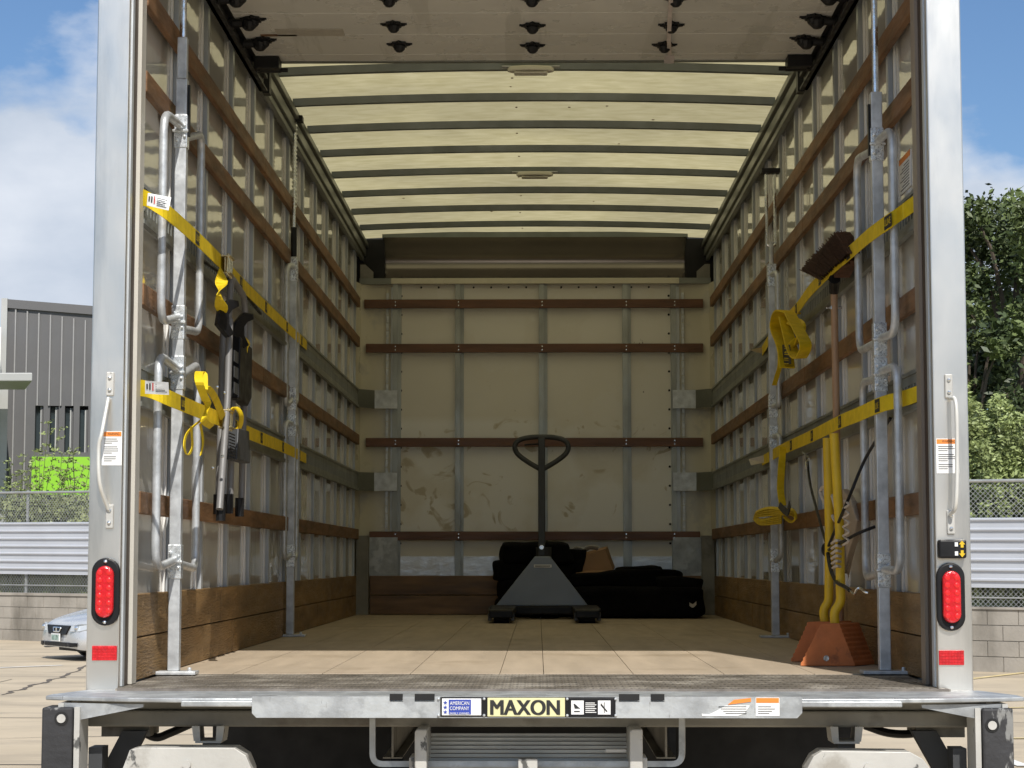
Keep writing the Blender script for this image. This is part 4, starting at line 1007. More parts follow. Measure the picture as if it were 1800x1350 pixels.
    for x in (.95, 3.65):
        for s in (-1, 1):
            w_ = MB(); w_.disc((x, s*.74, .315), (0, s, 0), .315, .19, 26); wo = add(w_, 'wheel', M['tire'], bevel=.03)
            add(MB().disc((x, s*.925, .315), (0, s, 0), .2, .012, 20), 'rim', M['galv'], wo)
            add(MB().disc((x, s*.80, .33), (0, s, 0), .36, .118, 26), 'wheel_arch', dk)
    add(MB().disc((1.85, -.93, .98), (0,-1,0), .08, .12, 12), 'mirror', silver)
    # heading: nose towards -x and a little towards the camera
    ang = R(37)
    t.rotation_euler = (0, 0, ang)
    c0 = c0 + Vector((-.06, .0, 0))
    t.location = c0
    return t
car()

# ============================================================ CARGO POSTS (tall posts with hooped rails)
def clamp(mb, p, s):
    x, y, z = p
    mb.box(x-.0215, x+.0215, y-.0215, y+.0215, z-.055, z+.055)
    for dz in (.03, -.03):
        mb.tube([(x-.012, y-.034, z+dz), (x-.012, y-.02, z+dz)], .006, 6); mb.tube([(x+.014, y-.030, z+dz*.6), (x+.014, y-.02, z+dz*.6)], .005, 6)
    mb.tube([(x-.026, y-.026, z), (x+.026, y-.026, z)], .006, 6)
def cargo_post(label, X, d, ztop, hoops, side, kind):
    Y = d + CAM.y; base = Vector((X, Y, F)); t = thing('cargo_post', label, 'cargo bar', base, 'upright cargo posts with hooped rails along both truck walls')
    gm = M['galv']
    f = MB().box(X-.075, X+.075, Y-.04, Y+.04, F+.001, F+.012); f.tube([(X+.055, Y-.03, F+.01), (X+.055, Y-.03, F+.024)], .007, 8); f.build('foot_plate', gm, t, bevel=.002)
    MB().box(X-.0185, X+.0185, Y-.0185, Y+.0185, F+.013, ztop).build('post_tube', gm, t, bevel=.003)
    cl = []
    for (pxb, db, yt, yb, cz1, cz2) in hoops:
        Xb = CAM.x + (pxb-945)*db/FP; Yb = db + CAM.y
        z1 = PY(pxb, yt, Yb).z; z0 = PY(pxb, yb, Yb).z
        c1 = PY(945, cz1, Y).z; c2 = PY(945, cz2, Y).z
        P = fillet([(X, Y-.02 if db < d else Y+.02, c1), (Xb, Yb, z1), (Xb, Yb, z0), (X, Y-.02 if db < d else Y+.02, c2)], .075, 8)
        MB().tube(P, .0135, 10).build('hooped_rail', M['galv'], t, smooth=True)
        cl += [round(c1, 3), round(c2, 3)]
    mc = []
    for c in sorted(cl):
        if mc and c-mc[-1][-1] < .10: mc[-1].append(c)
        else: mc.append([c])
    for g_ in mc:
        c = sum(g_)/len(g_)
        mb = MB(); clamp(mb, (X, Y, c), side); mb.build('clamp', M['clampm'], t, bevel=.003)
    return t, Vector((X, Y, ztop)), gm
# near left
M['clampm'] = mat('bright_zinc', (.72,.76,.78), .3, .6, .35, 60, bump=.2, bscale=50)
X = -1.150; d = 6.50
zt1 = PY(309, 140, d+CAM.y).z
t, tp, gm = cargo_post('near left cargo post, its lower half sunlit, with white paper tags before it', X, d, zt1,
    [(277, 6.22, 196, 566, 222, 558), (345, 6.93, 236, 584, 240, 575), (274, 6.22, 622, 1000, 650, 985), (344, 6.93, 640, 1000, 660, 990)], -1, 0)
MB().tube([tp, (X, tp.y, RT-.05)], .011, 10).build('inner_rod', M['chrome'], t, smooth=True)
MB().box(X+.0195, X+.027, tp.y-.01, tp.y+.01, tp.z-.19, tp.z-.02).build('release_lever', M['black'], t)
MB().box(X-.016, X+.016, tp.y-.016, tp.y+.016, tp.z, tp.z+.14).build('upper_sleeve', M['galv'], t, bevel=.003)
# near right
Xr = 1.135; dr = 6.56
zt2_ = PY(1545, 163, dr+CAM.y).z
t, tp, gm = cargo_post('near right cargo post, galvanised, standing beside the orange chocks', Xr, dr, zt2_,
    [(1577, 6.30, 226, 585, 252, 596), (1513, 6.98, 280, 618, 262, 600), (1579, 6.30, 642, 1005, 655, 1000), (1518, 6.98, 672, 1016, 665, 1005)], 1, 0)
MB().tube([tp, (Xr, tp.y, RT-.05)], .011, 10).build('inner_rod', M['chrome'], t, smooth=True)
MB().box(Xr-.027, Xr-.0195, tp.y-.01, tp.y+.01, tp.z-.21, tp.z-.04).build('release_lever', M['black'], t)
# far left
Xl = -1.172; dl = 9.72
zt3 = PY(506, 452, dl+CAM.y).z
t, tp, gm = cargo_post('far left cargo post with a black grip and threaded rod at its top', Xl, dl, zt3,
    [(500, 9.60, 466, 716, 468, 702), (519, 9.90, 560, 712, 480, 700), (500, 9.60, 740, 985, 745, 975), (521, 9.90, 745, 985, 750, 978)], -1, 1)
zg = PY(506, 400, dl+CAM.y).z
MB().tube([tp, (Xl, tp.y, zg)], .015, 12).build('grip', M['black'], t, smooth=True)
zr = PY(506, 215, dl+CAM.y).z
rod = MB(); rod.tube([(Xl, tp.y, zg), (Xl, tp.y, zr)], .008, 10); 
z = zg+.1
while z < zr: rod.tube([(Xl, tp.y, z), (Xl, tp.y, z+.008)], .0125, 8); z += .02
rod.build('threaded_rod', M['chrome'], t)
MB().box(Xl-.05, Xl+.04, tp.y-.03, tp.y+.03, zr, zr+.03).build('top_pad', M['black'], t, bevel=.003)
# far right
Xg = 1.143; dg = 9.62
zt4 = PY(1357, 470, dg+CAM.y).z
t, tp, gm = cargo_post('far right cargo post in the shade, behind the knotted yellow strap', Xg, dg, zt4,
    [(1370, 9.55, 478, 712, 485, 715), (1371, 9.55, 765, 978, 768, 985)], 1, 1)
zr = PY(1357, 305, dg+CAM.y).z; zm = PY(1357, 425, dg+CAM.y).z
MB().tube([tp, (Xg, tp.y, zm)], .012, 10).build('inner_rod', M['galv'], t)
MB().tube(fillet([(Xg-.02, tp.y, zr), (Xg-.02, tp.y, zm-.02), (Xg+.02, tp.y, zm-.02), (Xg+.02, tp.y, zr)], .015), .007, 8).build('release_loop', M['chrome'], t, smooth=True)
MB().box(Xg-.045, Xg+.045, tp.y-.03, tp.y+.03, zr, zr+.022).build('top_pad', M['black'], t, bevel=.003)

# ============================================================ YELLOW STRAPS
def strap(label, pts, w=.05, marks=(), side=1, extra=None, tails=(), vert=(0,0,1)):
    P = [PX(x, y, X_) for x, y, X_ in pts]
    t = thing('ratchet_strap', label, 'strap', P[0], 'yellow straps along the truck walls')
    sp = smooth_path(P, 6); MB().ribbon(sp, vert, w, .003).build('webbing', M['yell'], t)
    # black woven marks with the maker's lettering
    for px in marks:
        best = min(range(len(sp)-1), key=lambda i: abs(proj(sp[i])[0]-px)); a = sp[max(0, best-1)]; c = sp[min(len(sp)-1, best+1)]; m = proj_point(sp, px)
        u = (c-a).normalized()
        if side < 0: pass
        n = Vector(vert).cross(u) if side > 0 else u.cross(Vector(vert))
        n = u.cross(Vector(vert)); 
        if n.dot(CAM-m) < 0: n = -n
        rgt = Vector(vert).cross(n)
        v = (Vector(vert)).normalized()
        c4 = [m + rgt*a_*.034 + v*b_*w*.42 + n*.002 + (u*0) for a_, b_ in ((-1,-1),(1,-1),(1,1),(-1,1))]
        # follow the slant of the strap
        sl = u.z/ max(1e-4, math.hypot(u.x, u.y)); sg = 1 if rgt.dot(u) > 0 else -1
        c4 = [p + Vector((0,0,1))*sl*a_*.034*sg for p, a_ in zip(c4, (-1,1,1,-1))]
        bx = MB().prism(c4, n*.001).build('woven_mark', M['ink'], t)
        ud = (rgt + Vector((0,0,1))*sl*sg)
        text('mark_lettering', 'ULINE', M['yell'], bx, m + n*.0035, ud, v, .056, w*.42, .0006)
    return t, sp
def proj(p):
    q = RM.transposed() @ (p-CAM); return (900 - FP*q.x/q.z, 675 + FP*q.y/q.z)
def proj_point(sp, px):
    for a, c in zip(sp[:-1], sp[1:]):
        xa, xc = proj(a)[0], proj(c)[0]
        if (xa-px)*(xc-px) <= 0 and xa != xc: return a.lerp(c, (px-xa)/(xc-xa))
    return sp[len(sp)//2]
def buckle(t, p, sc=1, turn=0):
    b = MB(); x, y, z = p
    for k in (-1, 1): b.box(x-.012, x+.03, y-.055, y+.05, z+k*.030-.003, z+k*.030+.003)
    for k in range(4): b.tube([(x+.018, y-.05+.032*k, z-.038), (x+.022, y-.05+.032*k, z+.038)], .0045, 8)
    b.box(x+.01, x+.014, y-.06, y+.06, z-.024, z+.024)
    return b.build('buckle', mat('brass_zinc', (.62,.52,.30), .3, .9, .2, 20), t, bevel=.001)
def tagcard(t, c4, off):
    c = MB().prism([Vector(p) for p in c4], off).build('paper_tag', M['white'], t)
    a, b_, cc_, d_ = [Vector(p) for p in c4]; u = (b_-a); v = (d_-a); o = Vector(off)*-1.2
    m = MB()
    def rc(u0, u1, v0, v1, mb): mb.prism([a+u*u0+v*v0+o, a+u*u1+v*v0+o, a+u*u1+v*v1+o, a+u*u0+v*v1+o], Vector(off)*.1)
    for i in range(5): rc(.45, .92-.08*(i % 2), .16+.14*i, .21+.14*i, m)
    rc(.06, .12, .35, .75, m); rc(.18, .24, .3, .8, m); m.build('tag_print', M['ink'], c)
    m2 = MB(); rc(.31, .36, .25, .85, m2); m2.build('tag_bar', M['red'], c)
# upper left
t, sp = strap('upper yellow strap across the left wall, white paper tag near its sunny end', [(244, 345, -1.195), (262, 352, -1.175), (300, 378, -1.12), (345, 418, -1.115), (388, 460, -1.10), (440, 514, -1.11), (500, 571, -1.135), (539, 607, -1.19)], marks=(346, 423, 467, 504, 530))
buckle(t, PX(394, 468, -1.095))
a = [PX(258, 361, -1.14), PX(296, 370, -1.06), PX(301, 347, -1.06), PX(260, 339, -1.14)]
tagcard(t, a, (0, .002, 0))
MB().ribbon(smooth_path([PX(388, 472, -1.09), PX(389, 500, -1.08), PX(385, 520, -1.07), PX(392, 550, -1.08)], 5), [Vector((math.sin(i*.35)*.6, math.cos(i*.35), 0)) for i in range(16)], .045, .003).build('loose_tail', M['yell'], t)
# lower left
t, sp = strap('lower yellow strap across the left wall with its loose end bunched at the buckle', [(240, 681, -1.195), (262, 685, -1.17), (300, 701, -1.12), (350, 722, -1.115), (392, 739, -1.10), (440, 762, -1.11), (500, 787, -1.135), (538, 806, -1.19)], marks=(320, 413, 459, 497, 526))
buckle(t, PX(394, 738, -1.085))
tagcard(t, [PX(255, 692, -1.14), PX(297, 694, -1.05), PX(296, 672, -1.05), PX(255, 669, -1.14)], (0, .002, 0))
bt = MB()
bt.ribbon(smooth_path([PX(398, 742, -1.08), PX(412, 716, -1.05), PX(424, 730, -1.03), PX(420, 752, -1.05), PX(402, 752, -1.07)], 6), (.2, 1, .1), .04, .004)
bt.ribbon(smooth_path([PX(392, 735, -1.08), PX(378, 700, -1.06), PX(365, 683, -1.05), PX(356, 690, -1.06), PX(366, 712, -1.06), PX(358, 738, -1.06), PX(372, 750, -1.07)], 6), (.35, 1, .5), .04, .004)
bt.ribbon(smooth_path([PX(362, 705, -1.05), PX(350, 672, -1.06), PX(350, 655, -1.07), PX(357, 658, -1.06), PX(358, 685, -1.05)], 6), (1, .5, 0), .028, .004)
bt.ribbon(smooth_path([PX(357, 735, -1.08), PX(330, 760, -1.09), PX(324, 785, -1.09), PX(330, 800, -1.09), PX(338, 785, -1.09), PX(336, 750, -1.08)], 6), (0, 1, 0), .03, .003)
bt.ribbon(smooth_path([PX(352, 745, -1.08), PX(357, 775, -1.08), PX(353, 800, -1.08)], 6), (0, 1, .2), .03, .003)
bt.build('loose_tail', M['yell'], t)
# upper right
t, sp = strap('upper yellow strap across the right wall with a big knot at its far end', [(1615, 352, 1.195), (1590, 370, 1.17), (1560, 391, 1.12), (1528, 414, 1.115), (1495, 443, 1.115), (1464, 470, 1.11), (1424, 511, 1.115), (1398, 546, 1.12), (1362, 582, 1.15), (1340, 617, 1.19)], marks=(1562, 1492, 1442, 1400), side=-1)
kn = MB(); X_ = 1.08
kn.ribbon(smooth_path([PX(1395, 550, 1.11), PX(1374, 548, X_), PX(1366, 575, X_), PX(1378, 610, X_), PX(1384, 646, X_)], 7), (.9, .45, 0), .075, .008)
kn.ribbon(smooth_path([PX(1388, 550, X_), PX(1404, 580, X_), PX(1416, 606, X_), PX(1408, 628, X_), PX(1396, 622, X_), PX(1386, 590, X_), PX(1378, 556, X_)], 7), (.9, .6, .1), .06, .007)
kn.ribbon(smooth_path([PX(1380, 560, X_+.02), PX(1408, 574, X_+.02), PX(1400, 606, X_+.02), PX(1390, 600, X_)], 7), (.7, .3, .6), .05, .007)
kn.ribbon(smooth_path([PX(1370, 600, X_), PX(1371, 640, X_), PX(1366, 660, X_), PX(1361, 677, X_)], 7), (.9, .3, 0), .022, .004)
kn.build('knotted_end', M['yell'], t)
p = PX(1381, 621, X_-.02); bx = MB().prism([PX(1375, 606, X_-.012), PX(1389, 606, X_-.012), PX(1391, 640, X_-.012), PX(1377, 641, X_-.012)], (-.001,-.003,0)).build('woven_mark', M['ink'], t)
text('mark_lettering', 'ULINE', M['yell'], bx, PX(1383, 623, X_-.018)+Vector((0,-.012,0)), (.05,0,1), (-1,0,.05), .085, .024, .001)
MB().prism([PX(1340, 610, 1.18), PX(1340, 622, 1.18), PX(1316, 615, 1.1)], (0,.003,0)).build('paper_tag', M['rope'], t)
# lower right
t, sp = strap('lower yellow strap across the right wall, its far end folded into a hanging bundle', [(1619, 690, 1.195), (1590, 700, 1.17), (1549, 711, 1.12), (1510, 728, 1.115), (1474, 743, 1.11), (1424, 768, 1.12), (1375, 790, 1.125), (1352, 803, 1.15), (1340, 810, 1.19)], marks=(1543, 1477, 1428, 1391), side=-1)
kn = MB(); X_ = 1.09
kn.ribbon(smooth_path([PX(1376, 786, 1.11), PX(1374, 820, X_), PX(1372, 860, X_), PX(1376, 888, X_)], 6), (.9, .5, 0), .036, .005)
for k in range(4):
    dy = k*4; kn.ribbon(smooth_path([PX(1378, 896+dy*.6, X_), PX(1352, 893+dy, X_), PX(1330-k, 900+dy*.7, X_), PX(1328, 908+dy*.6, X_), PX(1340, 914+dy*.6, X_), PX(1374, 906+dy, X_)], 6), (.2, 1, .25), .055, .004)
for k in range(3):
    dy = k*4; kn.ribbon(smooth_path([PX(1376, 896+dy, X_), PX(1392, 896+dy, X_), PX(1399, 908+dy*.5, X_), PX(1390, 917, X_), PX(1378, 908, X_)], 6), (.3, 1, .2), .05, .004)
kn.build('folded_bundle', M['yell'], t)
MB().ribbon(smooth_path([PX(1370, 888, X_-.02), PX(1382, 900, X_-.03), PX(1388, 898, X_-.03), PX(1386, 886, X_-.02)], 5), (.3, .3, 1), .03, .004).build('woven_mark', M['ink'], t)
MB().prism([PX(1344, 800, 1.18), PX(1344, 813, 1.18), PX(1320, 818, 1.1), PX(1316, 807, 1.1)], (0,.003,0)).build('paper_tag', M['rope'], t)

# ============================================================ FOLDING STEP LADDER on the left wall
p0 = PX(380, 890, -1.15)
lad = thing('step_ladder', 'folded grey tube step ladder with black steps strapped upright to the left wall', 'ladder', p0)
def lt(name, pts, r=.0125, mt='ladder'): return MB().tube(pts, r, 10).build(name, M[mt], lad, smooth=True)
XL = -1.10
lt('rear_leg', [PX(384, 890, XL-.02), PX(392, 600, XL-.02), PX(395, 560, XL-.02)])
lt('front_leg', [PX(386, 895, XL+.03), PX(400, 700, XL+.03), PX(404, 560, XL+.03)])
lt('handle_loop', fillet([PX(402, 560, XL), PX(406, 496, XL), PX(408, 490, XL), PX(428, 520, XL), PX(431, 545, XL), PX(431, 620, XL), PX(424, 890, XL)], .05))
lt('side_tube', [PX(404, 890, XL), PX(409, 700, XL)])
for px, py, X_ in ((383, 889, XL-.02), (388, 900, XL+.03), (402, 888, XL), (421, 894, XL)):
    p = PX(px, py, X_); MB().tube([p+Vector((0,0,.04)), p-Vector((0,0,.03))], .0165, 10).build('rubber_foot', M['black'], lad)
for (px, py) in ((396, 565), (423, 586)):
    c = PX(px, py, XL+.02); hk = MB()
    hk.prism([c+Vector((dx*.5, dx, dz)) for dx, dz in ((-.06,-.02),(-.05,.03),(-.0,.075),(.05,.075),(.055,.055),(.02,.04),(.0,.02),(.0,-.01),(.03,-.045),(.0,-.06))], (.02,-.04,0)); hk.build('plastic_hook', M['black'], lad, bevel=.004)
tr_ = MB().prism([PX(407, 592, XL), PX(428, 612, XL), PX(427, 700, XL), PX(421, 714, XL), PX(404, 700, XL)], (.035,-.01,0)).build('tool_tray', M['black'], lad, bevel=.005)
for k in range(3):
    a = PX(411, 615+k*28, XL+.037); MB().box(a.x, a.x+.002, a.y, a.y+.10, a.z-.04, a.z).build('tray_slot', M['jackd'], tr_)
stp = MB().prism([PX(401, 752, XL), PX(420, 758, XL), PX(422, 815, XL), PX(398, 808, XL)], (.04,-.01,0)).build('step', M['jackd'], lad, bevel=.004)
gv = MB()
for k in range(9):
    a = PX(402, 760+k*5.4, XL+.043); gv.box(a.x, a.x+.003, a.y, a.y+.13, a.z-.004, a.z)
gv.build('step_grooves', M['black'], stp)
rvt = MB()
for (px, py) in ((380, 680), (393, 690), (372, 822), (389, 802)): rvt.ball(PX(px+2, py, XL+.045), .006, 5)
rvt.build('rivets', M['chrome'], lad)
MB().tube(smooth_path([PX(430, 596, XL+.03), PX(436, 604, XL+.03), PX(432, 614, XL+.03), PX(430, 640, XL+.02), PX(434, 672, XL+.02), PX(429, 685, XL+.02)], 5), .008, 6).build('yellow_cord', M['yell'], lad)
b1 = MB().tube(smooth_path([PX(352, 455, -1.16), PX(385, 478, -1.14), PX(420, 505, -1.14), PX(445, 535, -1.15), PX(458, 551, -1.17)], 5), .007, 6).build('tie_down_cord', M['black'])
tag(b1, 'thin black cord running along the track under the upper left strap', 'cord')

# ============================================================ BROOM
def broom():
    pb_ = PX(1467, 1095, 1.165); t = thing('broom', 'push broom standing upside down with dark bristles behind the upper strap', 'broom', (pb_.x, pb_.y, F))
    top = PX(1466, 512, 1.13)
    MB().tube([(top.x+.01, top.y+.02, F+.02), top], .0135, 12).build('broom_stick', M['handle_wood'], t, smooth=True)
    ft = PX(1467, 490, 1.12); MB().tube([top-Vector((0,0,.0)), ft], [.018,.022], 10).build('socket', M['black'], t)
    cl = MB()
    p = PX(1466, 541, 1.13); cl.tube([p+Vector((0,0,-.006)), p+Vector((0,0,.006))], .0165, 10); cl.tube([p+Vector((-.03,0,0)), p+Vector((.03,0,0))], .004, 6); cl.build('clip', M['chrome'], t)
    # bristle head: fan
    q = [PX(1408, 474, 1.10), PX(1470, 408, 1.10), PX(1492, 438, 1.12), PX(1470, 488, 1.12), PX(1442, 490, 1.12)]
    hd = MB().prism(q, (.05, .0, 0)).build('bristle_block', M['straw'], t)
    br = MB(); rnd = random.Random(4)
    a0, a1 = PX(1442, 492, 1.10), PX(1492, 445, 1.10); b0, b1_ = PX(1407, 473, 1.09), PX(1469, 408, 1.09)
    for i in range(420):
        u = rnd.random(); o_ = Vector((rnd.uniform(-.005,.05), 0, 0)); s = a0.lerp(a1, u)+o_; e_ = b0.lerp(b1_, min(1, max(0, u+rnd.uniform(-.006,.006))))+o_+Vector((0, rnd.uniform(-.01,.01), rnd.uniform(-.008,.008)))
        e_ = s.lerp(e_, rnd.uniform(.985, 1.01)); br.tube([s, (s+e_)/2+Vector((0,rnd.uniform(-.004,.004),rnd.uniform(-.004,.004))), e_], .0022, 3, cap=False)
    br.build('bristles', M['straw'], hd)
broom()
# ============================================================ WHEEL CHOCKS with yellow handles
def chock(label, pxs, tops, lean):
    # pxs: front face outline on the floor, in pixels of plane y
    (bl_, br_, tl_, tr_2, yb, yt), Yp = pxs
    a = PY(bl_, yb, Yp); c = PY(br_, yb, Yp); e_ = PY(tl_, yt, Yp); f_ = PY(tr_2, yt, Yp)
    z0 = F+.002; zt_ = e_.z; t = thing('wheel_chock', label, 'wheel chock', ((a.x+c.x)/2, Yp+.1, F), 'orange wheel chocks with yellow handles')
    n = 9; pts = [Vector((a.x, Yp, z0)), Vector((c.x, Yp, z0))]
    for i in range(n):
        u = i/n; u2 = (i+1)/n; x = c.x+(f_.x-c.x)*u; z1 = z0+(zt_-z0)*(u2-.25/n); x2 = c.x+(f_.x-c.x)*u2
        pts += [Vector((x-.0, Yp, z0+(zt_-z0)*(u+.15/n))), Vector((x-.001, Yp, z1)), Vector((x2+.002, Yp, z1+.004))]
    for i in range(n-1, -1, -1):
        u = i/n; u2 = (i+1)/n; x = a.x+(e_.x-a.x)*u; z1 = z0+(zt_-z0)*(u2-.25/n); x2 = a.x+(e_.x-a.x)*u2
        pts += [Vector((x2-.002, Yp, z1+.004)), Vector((x+.001, Yp, z1)), Vector((x, Yp, z0+(zt_-z0)*(u+.15/n)))]
    MB().prism(pts, (.088,.12,0)).build('chock_body', M['chock'], t, bevel=.002)
    P = [PY(x, y, Yp+.05) for x, y in tops]
    MB().tube(fillet(P, .03), .0165, 12).build('handle', M['yelp'], t, smooth=True)
    return t, ((a.x+c.x)/2, Yp, z0+.045)
t2, c2_ = chock('rear orange stepped wheel chock with a yellow handle, half hidden behind the other chock', ((1390, 1478, 1421, 1462, 1164, 1093), PZ(1430, 1164, F).y+.0), [(1450, 1095), (1447, 1072), (1457, 1058), (1458, 940), (1454, 770)], 0)
t1, c1_ = chock('front orange stepped wheel chock with a yellow handle and a silver bolt in its face', ((1407, 1503, 1444, 1474, 1171, 1096), PZ(1450, 1171, F).y-.02), [(1468, 1098), (1466, 1075), (1478, 1060), (1476, 930), (1466, 762)], 0)
MB().disc((PY(1452, 1157, c1_[1]).x, c1_[1]-.001, PY(1452, 1157, c1_[1]).z), (0,-1,0), .010, .004, 14).build('bolt', M['chrome'], t1)
# black elastic cords, rope and canvas bag tied to the chock handles
XK = 1.075
def cord(lab, pts, r, m, nm='elastic_cord', cat='cord'):
    o = MB().tube(smooth_path([PX(x, y, X_) for x, y, X_ in pts], 6), r, 7).build(nm, M[m], smooth=True); tag(o, lab, cat); return o
cord('black elastic cord hanging from the track down to the knot, leftmost of the cords', [(1418, 800, 1.18), (1424, 850, 1.14), (1438, 905, 1.10), (1454, 962, XK)], .0055, 'black')
cord('long black elastic cord rising to the right behind the near cargo post', [(1454, 965, XK), (1490, 880, 1.07), (1522, 805, 1.13), (1565, 735, 1.17)], .0055, 'black')
cord('short black elastic cord running right from the crossing toward the near cargo post', [(1454, 968, XK), (1485, 950, 1.07), (1512, 936, 1.1), (1538, 926, 1.15)], .0055, 'black')
cord('black elastic cord hanging below the crossing with a wire hook at its end', [(1454, 965, XK), (1460, 1000, 1.06), (1470, 1022, 1.06), (1486, 1032, 1.06), (1494, 1038, 1.06)], .007, 'black')
o = MB().ball(PX(1454, 966, XK), .022, 7, (1,1,1.3)).build('cord_knot', M['black'], smooth=True); tag(o, 'black knot where the elastic cords cross in front of the yellow handles', 'knot')
cord('bent steel wire hook at the lower end of the elastic cord', [(1494, 1038, 1.06), (1502, 1044, 1.06), (1506, 1036, 1.06), (1512, 1034, 1.07), (1520, 1040, 1.08), (1526, 1042, 1.09)], .004, 'chrome', 'wire_hook', 'hook')
cord('small steel hook holding an elastic cord on the lower right track', [(1411, 795, 1.19), (1417, 800, 1.17), (1422, 806, 1.16), (1418, 812, 1.16), (1417, 822, 1.15)], .005, 'chrome', 'wire_hook', 'hook')
cord('loop of grey rope sticking out left of the yellow handles', [(1468, 915, 1.09), (1448, 880, 1.09), (1443, 862, 1.09), (1452, 855, 1.09), (1463, 872, 1.09), (1470, 900, 1.09), (1474, 920, 1.09)], .007, 'rope', 'rope', 'rope')
rp = MB()
for k in range(6):
    z = 950+k*9; rp.tube(smooth_path([PX(1462, z+5, 1.07), PX(1470, z, 1.055), PX(1480, z+2, 1.08)], 4), .005, 6)
for k in range(5):
    z = 880+k*16; rp.tube(smooth_path([PX(1484, z, 1.08), PX(1492, z+7, 1.06), PX(1482, z+14, 1.07)], 4), .004, 6)
o = rp.build('rope', M['rope'], smooth=True); tag(o, 'white rope wound around the yellow handles in many turns', 'rope')
# canvas bag hanging behind the handles
cv = MB(); rnd = random.Random(8)
q = [PX(1480, 858, 1.15), PX(1495, 880, 1.16), PX(1506, 915, 1.17), PX(1498, 950, 1.17), PX(1488, 980, 1.16), PX(1480, 1010, 1.15), PX(1478, 1000, 1.14), PX(1474, 930, 1.14), PX(1462, 960, 1.13), PX(1470, 900, 1.14)]
o = cv.prism(q, (.03, .03, 0)).build('cloth_bag', M['canvas'], bevel=.008); tag(o, 'beige canvas cloth hanging behind the yellow chock handles', 'cloth')

# ============================================================ PALLET JACK
def jack():
    Yf = 11.75+CAM.y; Yr = 12.62+CAM.y
    cx = PY(957, 1080, Yf).x; t = thing('pallet_jack', 'dark blue grey pallet jack with its forks pointing to the rear and handle upright', 'pallet jack', (cx, Yr, F))
    z0 = F
    for (pa, pb) in ((857, 905), (1009, 1057)):
        xa = PY(pa, 1080, Yf).x; xb = PY(pb, 1080, Yf).x; m = MB(); zt_ = F+.088
        xm = (xa+xb)/2
        # tapered fork nose
        m.prism([(xa+.01, Yf, zt_-.012), (xb-.01, Yf, zt_-.012), (xb, Yf+.10, zt_), (xb, Yr, zt_), (xa, Yr, zt_), (xa, Yf+.10, zt_)], (0,0,-.045))
        fk = m.build('fork', M['black'], t, bevel=.006)
        w_ = MB(); w_.tube([(xa+.035, Yf+.10, F+.037), (xb-.035, Yf+.10, F+.037)], .036, 16); w_.build('roller', M['tire'], fk)
        for g0 in (xa+.002, xb-.022): MB().box(g0, g0+.02, Yf+.01, Yf+.2, F+.015, F+.06).build('roller_bracket', M['jackd'], fk, bevel=.003)
        nt_ = MB(); nt_.tube([(xa+.03, Yf+.005, F+.035), (xa+.03, Yf+.005, F+.055)], .004, 6); nt_.tube([(xb-.03, Yf+.005, F+.035), (xb-.03, Yf+.005, F+.055)], .004, 6); nt_.build('bolt_ends', M['chrome'], fk)
    # triangular cover
    P = [PY(x, y, Yr-.02) for x, y in ((871, 1065), (1034, 1065), (967, 978), (940, 978))]
    P2 = [(p[0], Yr-.02, p[2]) for p in P]
    m = MB(); n = len(m.v)
    front = [Vector(p) for p in P2]; back_ = [Vector((p[0], Yr+.10, p[2])) for p in P2]
    cv = MB().prism(front, (0,.16,0)).build('cover', M['jack'], t, bevel=.006)
    p = PY(954, 995, Yr-.023); MB().box(p.x-.055, p.x+.055, Yr-.024, Yr-.021, p.z-.009, p.z+.009).build('cover_label', M['white'], cv)
    q = MB(); q.box(p.x-.048, p.x+.048, Yr-.0255, Yr-.0245, p.z-.003, p.z+.003); q.build('label_print', M['jackd'], cv)
    MB().box(P2[0][0]-.01, P2[1][0]+.01, Yr-.03, Yr+.14, F+.03, P2[0][2]-.001).build('cross_head', M['black'], t, bevel=.008)
    # steering wheels and pump
    for s in (-1, 1): MB().tube([(cx-.06*s-.03, Yr+.28, F+.09), (cx-.06*s+.03, Yr+.28, F+.09)], .09, 20).build('steer_wheel', M['tire'], t)
    MB().tube([(cx, Yr+.25, F+.1), (cx, Yr+.25, F+.45)], .05, 14).build('pump', M['jackd'], t)
    pv = PY(952, 962, Yr+.2)
    MB().box(pv.x-.022, pv.x+.022, Yr+.14, Yr+.26, PY(952, 978, Yr+.2).z, pv.z+.02).build('handle_joint', M['jackd'], t, bevel=.006)
    MB().disc((pv.x, Yr+.137, pv.z), (0,-1,0), .014, .006, 14).build('pivot_bolt', M['chrome'], t)
    top = PY(952, 772, Yr+.2)
    MB().box(top.x-.022, top.x+.022, Yr+.18, Yr+.22, pv.z+.0, top.z+.01).build('handle_bar', M['jackd'], t, bevel=.006)
    L3 = [PY(x, y, Yr+.2) for x, y in ((952, 826), (928, 812), (910, 798), (905, 785), (912, 774), (930, 769), (952, 768), (974, 769), (992, 774), (999, 785), (994, 798), (976, 812), (952, 826))]
    MB().tube(smooth_path(L3, 5), .0165, 12).build('handle_loop', M['jackd'], t, smooth=True)
    a = PY(922, 782, Yr+.2); b = PY(948, 780, Yr+.2); MB().tube([a, b], .006, 8).build('release_lever', M['black'], t)
jack()

